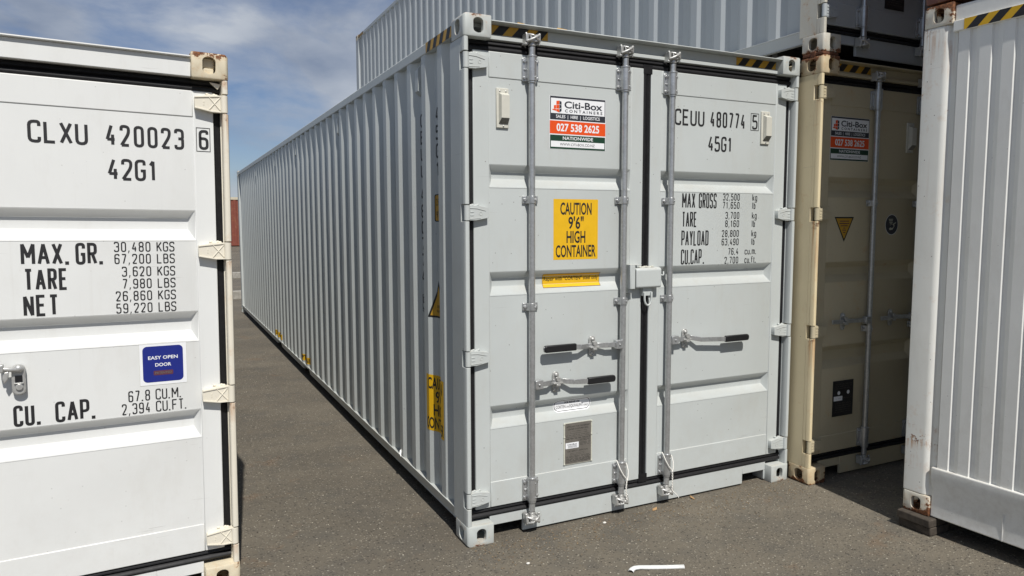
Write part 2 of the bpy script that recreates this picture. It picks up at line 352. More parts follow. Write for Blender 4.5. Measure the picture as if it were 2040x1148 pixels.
# ------------------------------------------------------------------ stencil stroke font (grid 2 x 4)
r_ = True
G = {
'0': [[(0,0,1),(2,0,1),(2,4,1),(0,4,1),'c']], 'O': [[(0,0,1),(2,0,1),(2,4,1),(0,4,1),'c']],
'1': [[(.45,3.15),(1.15,4),(1.15,0)]], '2': [[(0,3.1),(0,4,1),(2,4,1),(2,2.5,1),(0,0),(2,0)]],
'3': [[(0,3.3),(0,4,1),(2,4,1),(2,2.1,1),(.75,2.1)],[(.95,2.1),(2,2.1,1),(2,0,1),(0,0,1),(0,.7)]],
'4': [[(1.15,4),(0,1.1),(2,1.1)],[(1.45,2.1),(1.45,0)]], '5': [[(1.85,4),(.15,4),(0,2.2),(2,2.45,1),(2,0,1),(0,0,1),(0,.7)]],
'6': [[(2,3.3),(2,4,1),(0,4,1),(0,0,1),(2,0,1),(2,2.3,1),(0,2.3)]], '7': [[(0,4),(2,4),(.7,0)]],
'8': [[(0,2.1,1),(2,2.1,1),(2,4,1),(0,4,1),'c'],[(0,0,1),(2,0,1),(2,2.1,1),(0,2.1,1),'c']],
'9': [[(0,.7),(0,0,1),(2,0,1),(2,4,1),(0,4,1),(0,1.7,1),(2,1.7)]],
'A': [[(0,0),(1,4),(2,0)],[(.35,1.25),(1.65,1.25)]], 'B': [[(0,0),(2,0,1),(2,2.1,1),(0,2.1)],[(0,2.1),(1.85,2.1,1),(1.85,4,1),(0,4)],[(0,0),(0,4)]],
'C': [[(2,3.1),(2,4,1),(0,4,1),(0,0,1),(2,0,1),(2,.9)]], 'D': [[(0,0),(2,0,1),(2,4,1),(0,4),'c']],
'E': [[(2,4),(0,4),(0,0),(2,0)],[(0,2.1),(1.7,2.1)]], 'F': [[(2,4),(0,4),(0,0)],[(0,2.1),(1.7,2.1)]],
'G': [[(2,3.1),(2,4,1),(0,4,1),(0,0,1),(2,0,1),(2,1.9),(1.1,1.9)]], 'H': [[(0,0),(0,4)],[(2,0),(2,4)],[(0,2.1),(2,2.1)]],
'I': [[(1,0),(1,4)]], 'K': [[(0,0),(0,4)],[(2,4),(0,1.5)],[(.65,2.3),(2,0)]], 'L': [[(0,4),(0,0),(1.9,0)]],
'M': [[(0,0),(0,4),(1,1.3),(2,4),(2,0)]], 'N': [[(0,0),(0,4),(2,0),(2,4)]], 'P': [[(0,0),(0,4),(2,4,1),(2,1.7,1),(0,1.7)]],
'R': [[(0,0),(0,4),(2,4,1),(2,2,1),(0,2)],[(1.05,2),(2,0)]], 'S': [[(2,3.2),(2,4,1),(0,4,1),(0,2.15,1),(2,1.95,1),(2,0,1),(0,0,1),(0,.8)]],
'T': [[(0,4),(2,4)],[(1,4),(1,0)]], 'U': [[(0,4),(0,0,1),(2,0,1),(2,4)]], 'X': [[(0,4),(2,0)],[(0,0),(2,4)]], 'Y': [[(0,4),(1,1.8),(2,4)],[(1,1.8),(1,0)]],
'k': [[(0,0),(0,4)],[(1.7,2.7),(0,1.2)],[(.6,1.75),(1.8,0)]], 'g': [[(1.8,2.7),(1.8,-1,1),(0,-1,1),(0,-.6)],[(1.8,.2),(0,.2,1),(0,2.7,1),(1.8,2.7)]],
'l': [[(1,4),(1,0)]], 'b': [[(0,4),(0,0),(1.8,0,1),(1.8,2.6,1),(0,2.6)]], 'c': [[(1.8,2.1),(1.8,2.7,1),(0,2.7,1),(0,0,1),(1.8,0,1),(1.8,.6)]],
'u': [[(0,2.7),(0,0,1),(1.8,0,1)],[(1.8,2.7),(1.8,0)]], 'm': [[(0,0),(0,2.7),(1,2.7,1),(1,0)],[(1,2.7),(2,2.7,1),(2,0)]],
'f': [[(1.7,4),(.7,4,1),(.7,0)],[(.1,2.7),(1.5,2.7)]], 't': [[(.7,3.6),(.7,0,1),(1.6,0)],[(.1,2.7),(1.5,2.7)]],
'.': [[(0,0),(0,.001)]], ',': [[(0,0),(0,.001)]],
}
ADV = {'.': .42, ',': .42, 'M': 1.28, 'A': 1.12, 'm': 1.3, 'I': .8, '1': .85, 'l': .75, 'f': .85, 't': .85}
def round_poly(pts, closed, rad):
    out = []; n = len(pts)
    for i, p in enumerate(pts):
        P = Vector(p[:2])
        if len(p) < 3 or (not closed and i in (0, n-1)): out.append(P); continue
        A = Vector(pts[i-1][:2]); B = Vector(pts[(i+1) % n][:2])
        da, db = (A-P), (B-P); r = min(rad, da.length*.5, db.length*.5)
        a = P+da.normalized()*r; b = P+db.normalized()*r
        for t in (0, .25, .5, .75, 1): out.append(a*(1-t)**2+P*2*t*(1-t)+b*t*t)
    return out
def strip(pts, w, closed):
    n = len(pts); L_, R_ = [], []
    q = []
    for p in pts:
        if not q or (p-q[-1]).length > 1e-6: q.append(p)
    if closed and (q[0]-q[-1]).length < 1e-6: q.pop()
    pts = q; n = len(pts)
    for i, p in enumerate(pts):
        a = pts[i-1] if (i or closed) else None; b = pts[(i+1) % n] if (i < n-1 or closed) else None
        d1 = (p-a).normalized() if a is not None else None; d2 = (b-p).normalized() if b is not None else None
        if d1 is None: d1 = d2
        if d2 is None: d2 = d1
        n1 = Vector((-d1.y, d1.x)); n2 = Vector((-d2.y, d2.x)); m = n1+n2
        if m.length < 1e-4: m = n1
        m.normalize(); k = min(1/max(m.dot(n1), .35), 1.45)*w/2
        L_.append(p+m*k); R_.append(p-m*k)
    vs_ = L_+R_; fs = []
    for i in range(n if closed else n-1):
        j = (i+1) % n; fs.append((i, n+i, n+j, j))
    return vs_, fs
def stencil_width(s, gw, gap):
    return sum((ADV.get(c, 1.0)*gw if c != ' ' else gw*.9)+gap for c in s)-gap

# ------------------------------------------------------------------ decals: flat vinyl and lettering laid on a surface
_font_cache = {}
def font_geo(s, bold):
    key = (s, bold)
    if key not in _font_cache:
        cu = bpy.data.curves.new('t', 'FONT'); cu.body = s; cu.offset = bold; cu.resolution_u = 3
        ob = bpy.data.objects.new('t', cu); COL.objects.link(ob)
        me = bpy.data.meshes.new_from_object(ob)
        v = [(p.co.x, p.co.y) for p in me.vertices]; f = [tuple(p.vertices) for p in me.polygons]
        bpy.data.objects.remove(ob); bpy.data.curves.remove(cu); bpy.data.meshes.remove(me)
        _font_cache[key] = (v, f)
    return _font_cache[key]
CAPH = None
class Decal:
    def __init__(s): s.v = []; s.f = []; s.mi = []; s.mats = []
    def m(s, k):
        if k not in s.mats: s.mats.append(k)
        return s.mats.index(k)
    def add(s, vs_, fs, mat, layer):
        b = len(s.v); s.v += [(p[0], p[1], layer) for p in vs_]; mi = s.m(mat)
        for f in fs: s.f.append(tuple(b+i for i in f)); s.mi.append(mi)
    def rect(s, u0, v0, u1, v1, mat, layer=0): s.add([(u0,v0),(u1,v0),(u1,v1),(u0,v1)], [(0,1,2,3)], mat, layer)
    def poly(s, pts, mat, layer=0):
        a = sum(pts[i][0]*pts[(i+1) % len(pts)][1]-pts[(i+1) % len(pts)][0]*pts[i][1] for i in range(len(pts)))
        s.add(pts if a > 0 else pts[::-1], [tuple(range(len(pts)))], mat, layer)
    def rrect(s, u0, v0, u1, v1, r, mat, layer=0):
        pts = []
        for cx, cy, a0 in ((u1-r, v0+r, -90), (u1-r, v1-r, 0), (u0+r, v1-r, 90), (u0+r, v0+r, 180)):
            for k in range(7): t = R(a0+15*k); pts.append((cx+r*math.cos(t), cy+r*math.sin(t)))
        s.poly(pts, mat, layer)
    def ell(s, cx, cy, a, b, mat, layer=0, n=32): s.poly([(cx+a*math.cos(2*math.pi*i/n), cy+b*math.sin(2*math.pi*i/n)) for i in range(n)], mat, layer)
    def text(s, t, u, v, h, mat, layer=1, width=None, align='l', bold=.0, track=None, skew=0):
        """font text, baseline at v, cap height h, stretched to width"""
        global CAPH
        if CAPH is None:
            vv, _ = font_geo('H', 0.0); CAPH = max(p[1] for p in vv)
        vv, ff = font_geo(t, bold)
        if not vv: return
        x0 = min(p[0] for p in vv); x1 = max(p[0] for p in vv); k = h/CAPH
        kx = (width/(x1-x0)) if width else k*.9
        wd = (x1-x0)*kx; off = {'l': 0, 'c': -wd/2, 'r': -wd}[align]
        s.add([(u+off+(p[0]-x0)*kx+skew*p[1]*k, v+p[1]*k) for p in vv], ff, mat, layer)
    def stencil(s, t, u, v, h, width, thick, mat='black_ink', layer=1, align='l', gapf=None):
        if gapf is None: gapf = .20 if any(c_.isalpha() for c_ in t) else .34
        n = sum(ADV.get(c, 1.0) if c != ' ' else .9 for c in t)+gapf*(len(t)-1)
        gw = width/n; gap = gw*gapf; x = u-(width if align == 'r' else 0)
        lay = layer
        for c in t:
            a = ADV.get(c, 1.0) if c != ' ' else .9
            if c in '.,':
                q = .5*thick*1.15; cx_ = x+q
                if c == '.': s.rect(cx_-q, v, cx_+q, v+2*q, mat, lay)
                else: s.add([(cx_-q*.9, v-h*.13), (cx_-q*.1, v-h*.13), (cx_+q*1.2, v+2*q), (cx_-q*.4, v+2*q)], [(0, 1, 2, 3)], mat, lay)
                x += a*gw+gap; continue
            for st in G.get(c, []):
                closed = st[-1] == 'c'; pts = [p for p in st if p != 'c']
                iw = gw*min(a, 1.0)-thick; ih = h-thick
                kx = (gw*max(a, 1.0)-thick)/2
                off = 0 if a >= 1 else -(gw-thick-iw)*.5 if c in 'Il1' else 0
                if c in '.,': off = 0
                q = [(x+thick/2+off+p[0]*kx, v+thick/2+p[1]*ih/4)+tuple(p[2:]) for p in pts]
                pp = round_poly(q, closed, gw*.5)
                runs = [pp]
                if not closed:
                    runs = [[pp[0]]]
                    for i_ in range(1, len(pp)):
                        runs[-1].append(pp[i_])
                        if i_ < len(pp)-1 and (pp[i_]-pp[i_-1]).length > 1e-6 and (pp[i_+1]-pp[i_]).length > 1e-6 and (pp[i_]-pp[i_-1]).angle(pp[i_+1]-pp[i_]) > R(100): runs.append([pp[i_]])
                for rn in runs:
                    vs_, fs = strip(rn, thick, closed)
                    s.add([(p.x, p.y) for p in vs_], fs, mat, lay); lay += .12
            x += a*gw+gap
            lay = layer
    def frame(s, u0, v0, u1, v1, t, mat, layer=1):
        s.rect(u0, v0, u1, v0+t, mat, layer); s.rect(u0, v1-t, u1, v1, mat, layer); s.rect(u0, v0+t, u0+t, v1-t, mat, layer); s.rect(u1-t, v0+t, u1, v1-t, mat, layer)
    def build(s, name, parent, fmap, ub=(), vb=(), label=None):
        """fmap(u, v) -> (point, outward normal); eps per layer .5 mm"""
        bm = bmesh.new(); bv = [bm.verts.new(p) for p in s.v]
        for f, mi in zip(s.f, s.mi):
            try: fc = bm.faces.new([bv[i] for i in f]); fc.material_index = mi
            except ValueError: pass
        for brk, nrm in ((ub, (1,0,0)), (vb, (0,1,0))):
            for k in brk:
                co = (k, 0, 0) if nrm[0] else (0, k, 0)
                bmesh.ops.bisect_plane(bm, geom=bm.verts[:]+bm.edges[:]+bm.faces[:], plane_co=co, plane_no=nrm, dist=1e-6)
        for v_ in bm.verts:
            p, n_ = fmap(v_.co.x, v_.co.y); v_.co = Vector(p)+Vector(n_)*(.0006+.0005*v_.co.z)
        bm.normal_update()
        me = bpy.data.meshes.new(name); bm.to_mesh(me); bm.free()
        for k in s.mats: me.materials.append(M[k])
        # outward-facing
        o = bpy.data.objects.new(name, me); COL.objects.link(o); o.parent = parent
        if label: o['label'] = label
        return o

def hazard(d, u0, v0, u1, v1, n, lean=.9, layer=0, base='amber'):
    d.rect(u0, v0, u1, v1, base, layer)
    h = v1-v0; p = (u1-u0)/n; w = p*.52
    for i in range(n):
        a = u0+p*i+.12*p
        pts = [(a, v0), (a+w, v0), (a+w+h*lean, v1), (a+h*lean, v1)]
        pts = [(min(max(x, u0), u1), y) for x, y in pts]
        d.poly(pts, 'black_ink', layer+1)

# ------------------------------------------------------------------ corner casting (hollow, with side apertures)
def obround(cx, cz, w, h, n=8):
    r = w/2; pts = []
    for k in range(n+1): t = math.pi*k/n; pts.append((cx+r*math.cos(t), cz+(h/2-r*.72)+.72*r*math.sin(t)))
    for k in range(n+1): t = math.pi+math.pi*k/n; pts.append((cx+r*math.cos(t), cz-(h/2-r*.72)+.72*r*math.sin(t)))
    return pts
def make_casting():
    def tmp(mb, nm, bev=None):
        me = mb.mesh(nm, [], 0); o = bpy.data.objects.new(nm, me); COL.objects.link(o); return o
    bm = bmesh.new(); bmesh.ops.create_cube(bm, size=1)
    for v in bm.verts: v.co = Vector(((v.co.x+.5)*.162, (v.co.y+.5)*.178, (v.co.z+.5)*.118))
    def near(e, cond): return all(cond(v.co) for v in e.verts)
    big = [e for e in bm.edges if near(e, lambda c: c.x < 1e-4 and c.y < 1e-4) or near(e, lambda c: c.x < 1e-4 and c.z < 1e-4)]
    oth = [e for e in bm.edges if e not in big]
    bmesh.ops.bevel(bm, geom=big, offset=.019, segments=5, affect='EDGES', profile=.5)
    bmesh.ops.bevel(bm, geom=[e for e in bm.edges if e.calc_face_angle(0) > R(60)], offset=.006, segments=2, affect='EDGES', profile=.5)
    me = bpy.data.meshes.new('c'); bm.to_mesh(me); bm.free()
    base = bpy.data.objects.new('c', me); COL.objects.link(base)
    a = MB(); a.box(.024, .15, .026, .166, .018, .100); ca = tmp(a, 'a')
    b = MB(); b.prism(obround(.081+.004, .058, .058, .080), 'y', -.02, .06); cb = tmp(b, 'b')
    c = MB(); c.prism(obround(.089, .058, .070, .080), 'x', -.02, .06); cc = tmp(c, 'c2')
    for k in (ca, cb, cc):
        m = base.modifiers.new('b', 'BOOLEAN'); m.object = k; m.operation = 'DIFFERENCE'; m.solver = 'EXACT'
    bpy.context.view_layer.update()
    dg = bpy.context.evaluated_depsgraph_get()
    out = bpy.data.meshes.new_from_object(base.evaluated_get(dg))
    for k in (base, ca, cb, cc): bpy.data.objects.remove(k)
    out.polygons.foreach_set('use_smooth', [True]*len(out.polygons)); out.set_sharp_from_angle(angle=R(32)); out.name = 'corner_casting'
    return out
CAST = make_casting()
def casting_mesh(mat):
    me = CAST.copy(); me.materials.clear(); me.materials.append(M[mat]); return me

CW = 2.438
# ------------------------------------------------------------------ container body
def side_profile(Lc, y0=.205, start=.350, pitch=.2795, d0=.008, depth=.036, out=.070, sl=.068):
    """list of (y, depth) along the wall; outer flats start at start+k*pitch"""
    pts = [(y0, d0), (y0+.012, d0+depth)]
    y = start
    while y+out+sl < Lc-.25:
        pts += [(y-sl, d0+depth), (y, d0), (y+out, d0), (y+out+sl, d0+depth)]
        y += pitch
    pts += [(Lc-.212, d0+depth), (Lc-.20, d0)]
    return pts
def prof_at(pts, y):
    if y <= pts[0][0]: return pts[0][1]
    for (a, da), (b, db) in zip(pts, pts[1:]):
        if a <= y <= b: return da+(db-da)*(y-a)/max(b-a, 1e-9)
    return pts[-1][1]

def container_body(t, h, Lc, mats, cast_mat=None, post_mat=None, pockets=False, right_side=True, start=.350):
    mm_, cm, pm = mats, cast_mat or mats, post_mat or mats
    cme = casting_mesh(cm)
    for ix in (0, 1):
        for iy in (0, 1):
            for iz in (0, 1):
                inst(cme, 'corner_casting', t, (ix*CW, iy*Lc, iz*h), (0,0,0), (1-2*ix, 1-2*iy, 1-2*iz))
    # long side walls, rails
    prof = side_profile(Lc, start=start)
    for ix in (0, 1):
        sg = 1-2*ix; X = lambda d: d if ix == 0 else CW-d
        zb, zt = .160, h-.082
        vs_ = []
        for y, d in prof: vs_ += [(X(d), y, zb), (X(d), y, zt)]
        fs = [(2*i, 2*i+1, 2*i+3, 2*i+2) if ix else (2*i, 2*i+2, 2*i+3, 2*i+1) for i in range(len(prof)-1)]
        fs = [tuple(reversed(f)) for f in fs]
        a = MB(); a.add(vs_, fs); a.build('side_wall', mm_, t, smooth=0)
        a = MB(); x0, x1 = sorted((X(.004), X(.066))); a.box(x0, x1, .17, Lc-.17, h-.088, h-.026); a.build('top_rail', mm_, t, bevel=.006)
        a = MB(); x0, x1 = sorted((X(.005), X(.052)))
        seg = [(.17, Lc-.17)]
        if pockets and ix == 0: seg = [(.17, 4.78), (5.16, 6.88), (7.26, Lc-.17)]
        for y0, y1 in seg:
            a.prism([(X(.003), .168), (X(.003), .1635), (X(.009), .161), (X(.029), .088), (X(.024), .084), (X(.050), .080), (X(.052), .168)], 'y', y0, y1)
        if len(seg) > 1:
            for y0, y1 in ((4.78, 5.16), (6.88, 7.26)): a.box(x0, x1, y0+.001, y1-.001, .145, .1675)
        a.build('bottom_rail', mm_, t, bevel=.005)
    a = MB(); a.box(.068, CW-.068, .10, Lc-.10, h-.040, h-.022)
    y = .5
    while y < Lc-.5:
        a.prism([(y, h-.0221), (y+.04, h-.006), (y+.11, h-.006), (y+.15, h-.0221)], 'x', .20, CW-.20); y += .30
    a.build('roof', mm_, t)
    a = MB(); a.box(.053, CW-.053, .201, Lc-.10, .12, .158); 
    for k in range(int(Lc/.6)): a.box(.06, CW-.06, .45+k*.6, .50+k*.6, .035, .1199)
    a.build('floor', 'dark', t)
    return prof

def rear_end(t, h, Lc, mat):
    a = MB()
    for ix in (0, 1):
        x0, x1 = (0.003, .16) if ix == 0 else (CW-.16, CW-.003)
        a.box(x0, x1, Lc-.20, Lc-.006, .1185, h-.1185)
    a.box(.163, CW-.163, Lc-.10, Lc-.02, .02, .20); a.box(.163, CW-.163, Lc-.10, Lc-.02, h-.12, h-.023)
    n = 8; w = (CW-.32)/n
    for k in range(n):
        x = .16+k*w
        a.prism([(x, Lc-.06), (x+w*.2, Lc-.06), (x+w*.35, Lc-.02), (x+w*.85, Lc-.02), (x+w, Lc-.06), (x+w, Lc-.07), (x, Lc-.07)], 'z', .199, h-.119)
    a.build('end_wall', mat, t)

def front_frame(t, h, mat, post_mat, hinges, sill_mat=None, hy=.062):
    """door-end posts (open where hinges sit), header with rain lip, sill with pockets"""
    zb, zt = .1185, h-.1185
    for ix in (0, 1):
        X = lambda d: d if ix == 0 else CW-d
        a = MB()
        def bx(d0, d1, y0, y1, z0, z1):
            x0, x1 = sorted((X(d0), X(d1))); a.box(x0, x1, y0, y1, z0, z1)
        bx(.003, .012, .0635, .2055, zb, zt)          # outer skin of the post, notched at the hinges
        bx(.0121, .034, .060, .16, zb, zt)           # inner tube
        cuts = sorted((z-.046, z+.046) for z in hinges); z = zb
        for c0, c1 in cuts+[(zt, zt)]:
            pts = [(X(.003), .0401), (X(.003), .016), (X(.0065), .008), (X(.013), .0045), (X(.022), .0045), (X(.027), .0065), (X(.030), .011), (X(.030), .0599), (X(.0122), .0599), (X(.0122), .0401)]
            if c0-z > .02: a.prism(pts, 'z', z, c0); bx(.003, .012, .0402, .0634, z, c0)
            z = c1
        a.build('corner_post', post_mat, t, bevel=.0015, seg=1)
    a = MB()
    a.box(.1625, CW-.1625, hy, .17, h-.114, h-.030)
    if hy > .05: a.prism([(.062, h-.088), (.0455, h-.091), (.0455, h-.111), (.062, h-.114)], 'x', .164, CW-.164)
    a.prism([(.003, h-.022), (.003, h-.028), (hy-.0001, h-.0295), (.20, h-.0295), (.20, h-.015), (.03, h-.015)], 'x', .1635, CW-.1635)
    a.build('door_header', mat, t, bevel=.002, seg=1)
    a = MB(); sm = sill_mat or mat
    a.box(.372, CW-.372, .058, .075, .012, .138)
    for ix in (0, 1):
        x0, x1 = (.1625, .3715) if ix == 0 else (CW-.3715, CW-.1625)
        a.box(x0, x1, .058, .075, .078, .138)
        x0, x1 = (.1630, .1745) if ix == 0 else (CW-.1745, CW-.1630)
        a.box(x0, x1, .059, .076, .012, .0779)
    a.box(.1625, CW-.1625, .0755, .20, .125, .1375)
    a.build('door_sill', sm, t, bevel=.003)

def door_panel(t, side, h, mat, recs, zt, zb, lt, lb, inner, outer, dd=.05, flip=False):
    """one door leaf. recs: recess tops/bottoms; side -1 left leaf, +1 right leaf"""
    if side < 0: x0, x1, xa, xb = outer[0], 1.19, outer[1], 1.10
    else: x0, x1, xa, xb = 1.245, CW-outer[0], 1.325, CW-outer[1]
    a = MB(); yo = dd+.0035; fy1 = dd+.045
    a.box(x0, xa, dd, fy1, zb, zt); a.box(xb, x1, dd, fy1, zb, zt)
    a.box(xa+.0003, xb-.0003, dd, fy1, lt, zt-.0004); a.box(xa+.0003, xb-.0003, dd, fy1, zb+.0004, lb)
    o = a.build('door', mat, t, bevel=.004)
    # pressed sheet
    a = MB(); zs = lt; e = .012
    for (z0, z3) in recs:                       # z0 top, z3 bottom
        a.add([(xa, yo, zs), (xb, yo, zs), (xb, yo, z0), (xa, yo, z0)], [(3, 2, 1, 0)])
        z1, z2 = z0-.036, z3+.046; yi = yo+.038; w = .026
        a.add([(xa+.004, yo, z0), (xb-.004, yo, z0), (xb-.004, yo, z3), (xa+.004, yo, z3), (xa+.004+w, yi, z1), (xb-.004-w, yi, z1), (xb-.004-w, yi, z2), (xa+.004+w, yi, z2)],
              [(0, 4, 5, 1), (1, 5, 6, 2), (2, 6, 7, 3), (3, 7, 4, 0), (4, 7, 6, 5)])
        a.add([(xa, yo, z0), (xa+.004, yo, z0), (xa+.004, yo, z3), (xa, yo, z3)], [(3, 2, 1, 0)])
        a.add([(xb-.004, yo, z0), (xb, yo, z0), (xb, yo, z3), (xb-.004, yo, z3)], [(3, 2, 1, 0)])
        zs = z3
    a.add([(xa, yo, zs), (xb, yo, zs), (xb, yo, lb), (xa, yo, lb)], [(3, 2, 1, 0)])
    s_ = a.build('pressed_panel', mat, o, smooth=0)
    bm = bmesh.new(); bm.from_mesh(s_.data); bmesh.ops.remove_doubles(bm, verts=bm.verts, dist=1e-5)
    bm.to_mesh(s_.data); bm.free(); add_bevel(s_, .0035, 2); s_.modifiers[-1].angle_limit = R(20)
    for p in s_.data.polygons: p.use_smooth = True
    return o, (x0, x1, xa, xb)
def recess_fmap(recs, yo):
    def f(z):
        for z0, z3 in recs:
            if z3 <= z <= z0:
                z1, z2 = z0-.036, z3+.046
                if z >= z1: return yo+.038*(z0-z)/.036
                if z <= z2: return yo+.038*(z-z3)/.046
                return yo+.038
        return yo
    return f

def gasket(o, side, h, x0, x1, zb, zt, dd=.05):
    a = MB(); zt2, zb2 = h-.1142, .1375
    xo = .0345 if side < 0 else CW-.0345
    xc0, xc1 = (1.192, 1.2435)
    y = dd+.012
    xl, xr = (xo, xc1) if side < 0 else (xc1+.0005, xo)
    # top and bottom lips
    def lip(z0, z1, up):
        hh = z1-z0
        pts = [(y+.03, z0), (y+.03, z1), (y+.004, z1), (y-.004, z1-hh*.12), (y-.006, z1-hh*.35), (y+.004, z1-hh*.5), (y-.008, z1-hh*.62), (y-.012, z1-hh*.82), (y-.006, z0)]
        a.prism(pts, 'x', xl, xr)
    lip(zt-.001, zt2, 1); lip(zb2, zb+.001, -1)
    if side < 0:
        a.prism([(xo, y+.03), (xo, y+.004), (x0-.006, y-.004), (x0+.001, y+.002), (x0+.001, y+.03)], 'z', zb+.0012, zt-.0012)
        cx = (xc0+xc1)/2
        a.prism([(1.1895, y+.03), (1.1895, y-.004), (1.198, y-.011), (cx-.004, y-.009), (cx, y-.003), (cx+.006, y-.010), (1.24, y-.007), (1.2455, y+.002), (1.2455, y+.03)], 'z', zb+.0012, zt-.0012)
        for zz, s_ in ((zt, 1), (zb, -1)):
            a.box(1.186, 1.252, y-.0125, y+.02, *(sorted((zz-.030*s_, zz+.024*s_))))
    else:
        a.prism([(xo, y+.03), (xo, y+.004), (x1+.006, y-.004), (x1-.001, y+.002), (x1-.001, y+.03)], 'z', zb+.0012, zt-.0012)
    a.build('gasket', 'rubber', o, smooth=50)

def hinge_mesh(mat, cross=False):
    """hinge on the left side, local origin at barrel axis height; blade points +x"""
    a = MB()
    a.cyl((.0205, .0215, -.040), (.0205, .0215, .040), .0165, 18)
    a.cyl((.0205, .0215, -.0445), (.0205, .0215, .0445), .009, 12)
    a.prism([(.030, -.040), (.075, -.040), (.148, -.026), (.150, -.020), (.150, .022), (.146, .028), (.085, .039), (.030, .040)], 'y', .020, .0498)
    if cross:
        for sg in (1, -1):
            p = [(.038, .030*sg), (.088, -.030*sg)]
            a.tube([(p[0][0], .019, p[0][1]), (p[1][0], .019, p[1][1])], .0026, 6)
        a.prism([(.03, .034), (.15, .021), (.15, .027), (.03, .040)], 'y', .016, .0199); a.prism([(.03, -.040), (.075, -.040), (.15, -.026), (.15, -.020), (.075, -.034), (.03, -.034)], 'y', .016, .0199)
        for z in (-.006, .006): a.box(.108, .112, .0185, .0199, z-.005, z+.005)
    else:
        a.prism([(.036, .024), (.08, .022), (.13, .010), (.13, .013), (.08, .026), (.036, .028)], 'y', .0175, .0199)
        a.prism([(.036, -.034), (.10, -.030), (.10, -.027), (.036, -.031)], 'y', .0178, .0199)
        for z in (.002, -.016): a.prism([(.040, z), (.054, z), (.062, z+.003), (.054, z+.006), (.040, z+.006)], 'y', .0178, .0199)
        a.tube([(.100+.009*math.cos(t), .0196, -.004+.009*math.sin(t)) for t in [2*math.pi*i/14 for i in range(14)]], .0013, 5, closed=True)
    # weld lump above
    for k in range(5): a.ball((.052+.010*k, .043, .041+.003*math.sin(k*2)), .008, sz=(1.1, .8, .8), n=8, k=5)
    return a.mesh('hinge', [mat], 35)

# ------------------------------------------------------------------ locking gear
def guide_mesh(low=False):
    a = MB()
    a.prism([(-.050, -.058), (-.044, -.064), (.044, -.064), (.050, -.058), (.050, .058), (.044, .064), (-.044, .064), (-.050, .058)], 'y', .040, .0496)
    n = 10; pts = [(.030, .0399)]
    for k in range(n+1):
        t = math.pi*k/n; pts.append((.027*math.cos(t), .022-.0265*math.sin(t)))
    pts.append((-.030, .0399)); a.prism(pts, 'z', -.064, .064)
    for z in (-.045, .045):
        for x in (-.040, .041): a.cyl((x, .0402, z), (x, .030, z), .0085, 6)
        a.cyl((.012, -.0015, z*.93), (.012, -.0062, z*.93), .0042, 8)
    a.cyl((-.036, .0402, 0), (-.036, .034, 0), .006, 8)
    a.cyl((0, .022, .064), (0, .022, .074), .0285, 20); a.cyl((0, .022, -.074), (0, .022, -.064), .024, 20)
    return a
def cam_mesh(up):
    """forged cam on the rod end with its keeper"""
    s = 1 if up else -1; a = MB()
    a.cyl((0, .022, 0), (0, .022, .030*s), .021, 16, r1=.018)
    a.prism([(-.020, .020*s), (.020, .020*s), (.028, .046*s), (.020, .060*s), (.004, .054*s), (-.012, .062*s), (-.024, .048*s)] if up else
            [(-.020, .020*s), (-.024, .048*s), (-.012, .062*s), (.004, .054*s), (.020, .060*s), (.028, .046*s), (.020, .020*s)], 'y', -.008, .038)
    a.box(-.046, -.030, .000, .050, *sorted((.018*s, .062*s))); a.box(.030, .046, .004, .050, *sorted((.022*s, .066*s)))
    a.prism([(-.050, .004*s), (-.030, .002*s), (-.026, .020*s), (-.046, .024*s)] if up else [(-.050, .004*s), (-.046, .024*s), (-.026, .020*s), (-.030, .002*s)], 'y', .008, .050)
    a.tube([(-.040, .006, .020*s), (-.016, -.010, .030*s), (.010, -.012, .044*s), (.036, .002, .058*s)], .0075, 8)
    a.tube([(-.030, .004, .058*s), (-.008, -.012, .052*s), (.018, -.010, .036*s), (.040, .004, .026*s)], .0065, 8)
    for x, z in ((-.042, .008), (.040, .012), (-.040, .062), (.042, .064)): a.ball((x, .012, z*s), .008, n=8, k=5)
    return a.mesh('cam', ['cast_zinc'], 40)
def strap_mesh():
    a = MB()
    n = 10; pts = [(.048, .0496), (.048, .0425), (.030, .0425)]
    for k in range(n+1):
        t = math.pi*k/n; pts.append((.0225*math.cos(t), .022-.0225*math.sin(t)))
    pts += [(-.030, .0425), (-.048, .0425), (-.048, .0496)]
    a.prism(pts, 'z', -.021, .021)
    for x in (-.036, .036): a.cyl((x, .0426, 0), (x, .033, 0), .009, 6)
    a.cyl((.011, .004, .0), (.011, -.0028, .0), .0045, 8)
    return a.mesh('strap', ['galv'], 35)
GUIDE = guide_mesh().mesh('rod_guide', ['galv'], 35)
CAMU, CAML = cam_mesh(True), cam_mesh(False)
STRAP = strap_mesh()
def rod_mesh(z0, z1):
    a = MB(); a.cyl((0, .022, z0), (0, .022, z1), .0185, 20); return a.mesh('lock_rod', ['galv'], 40)
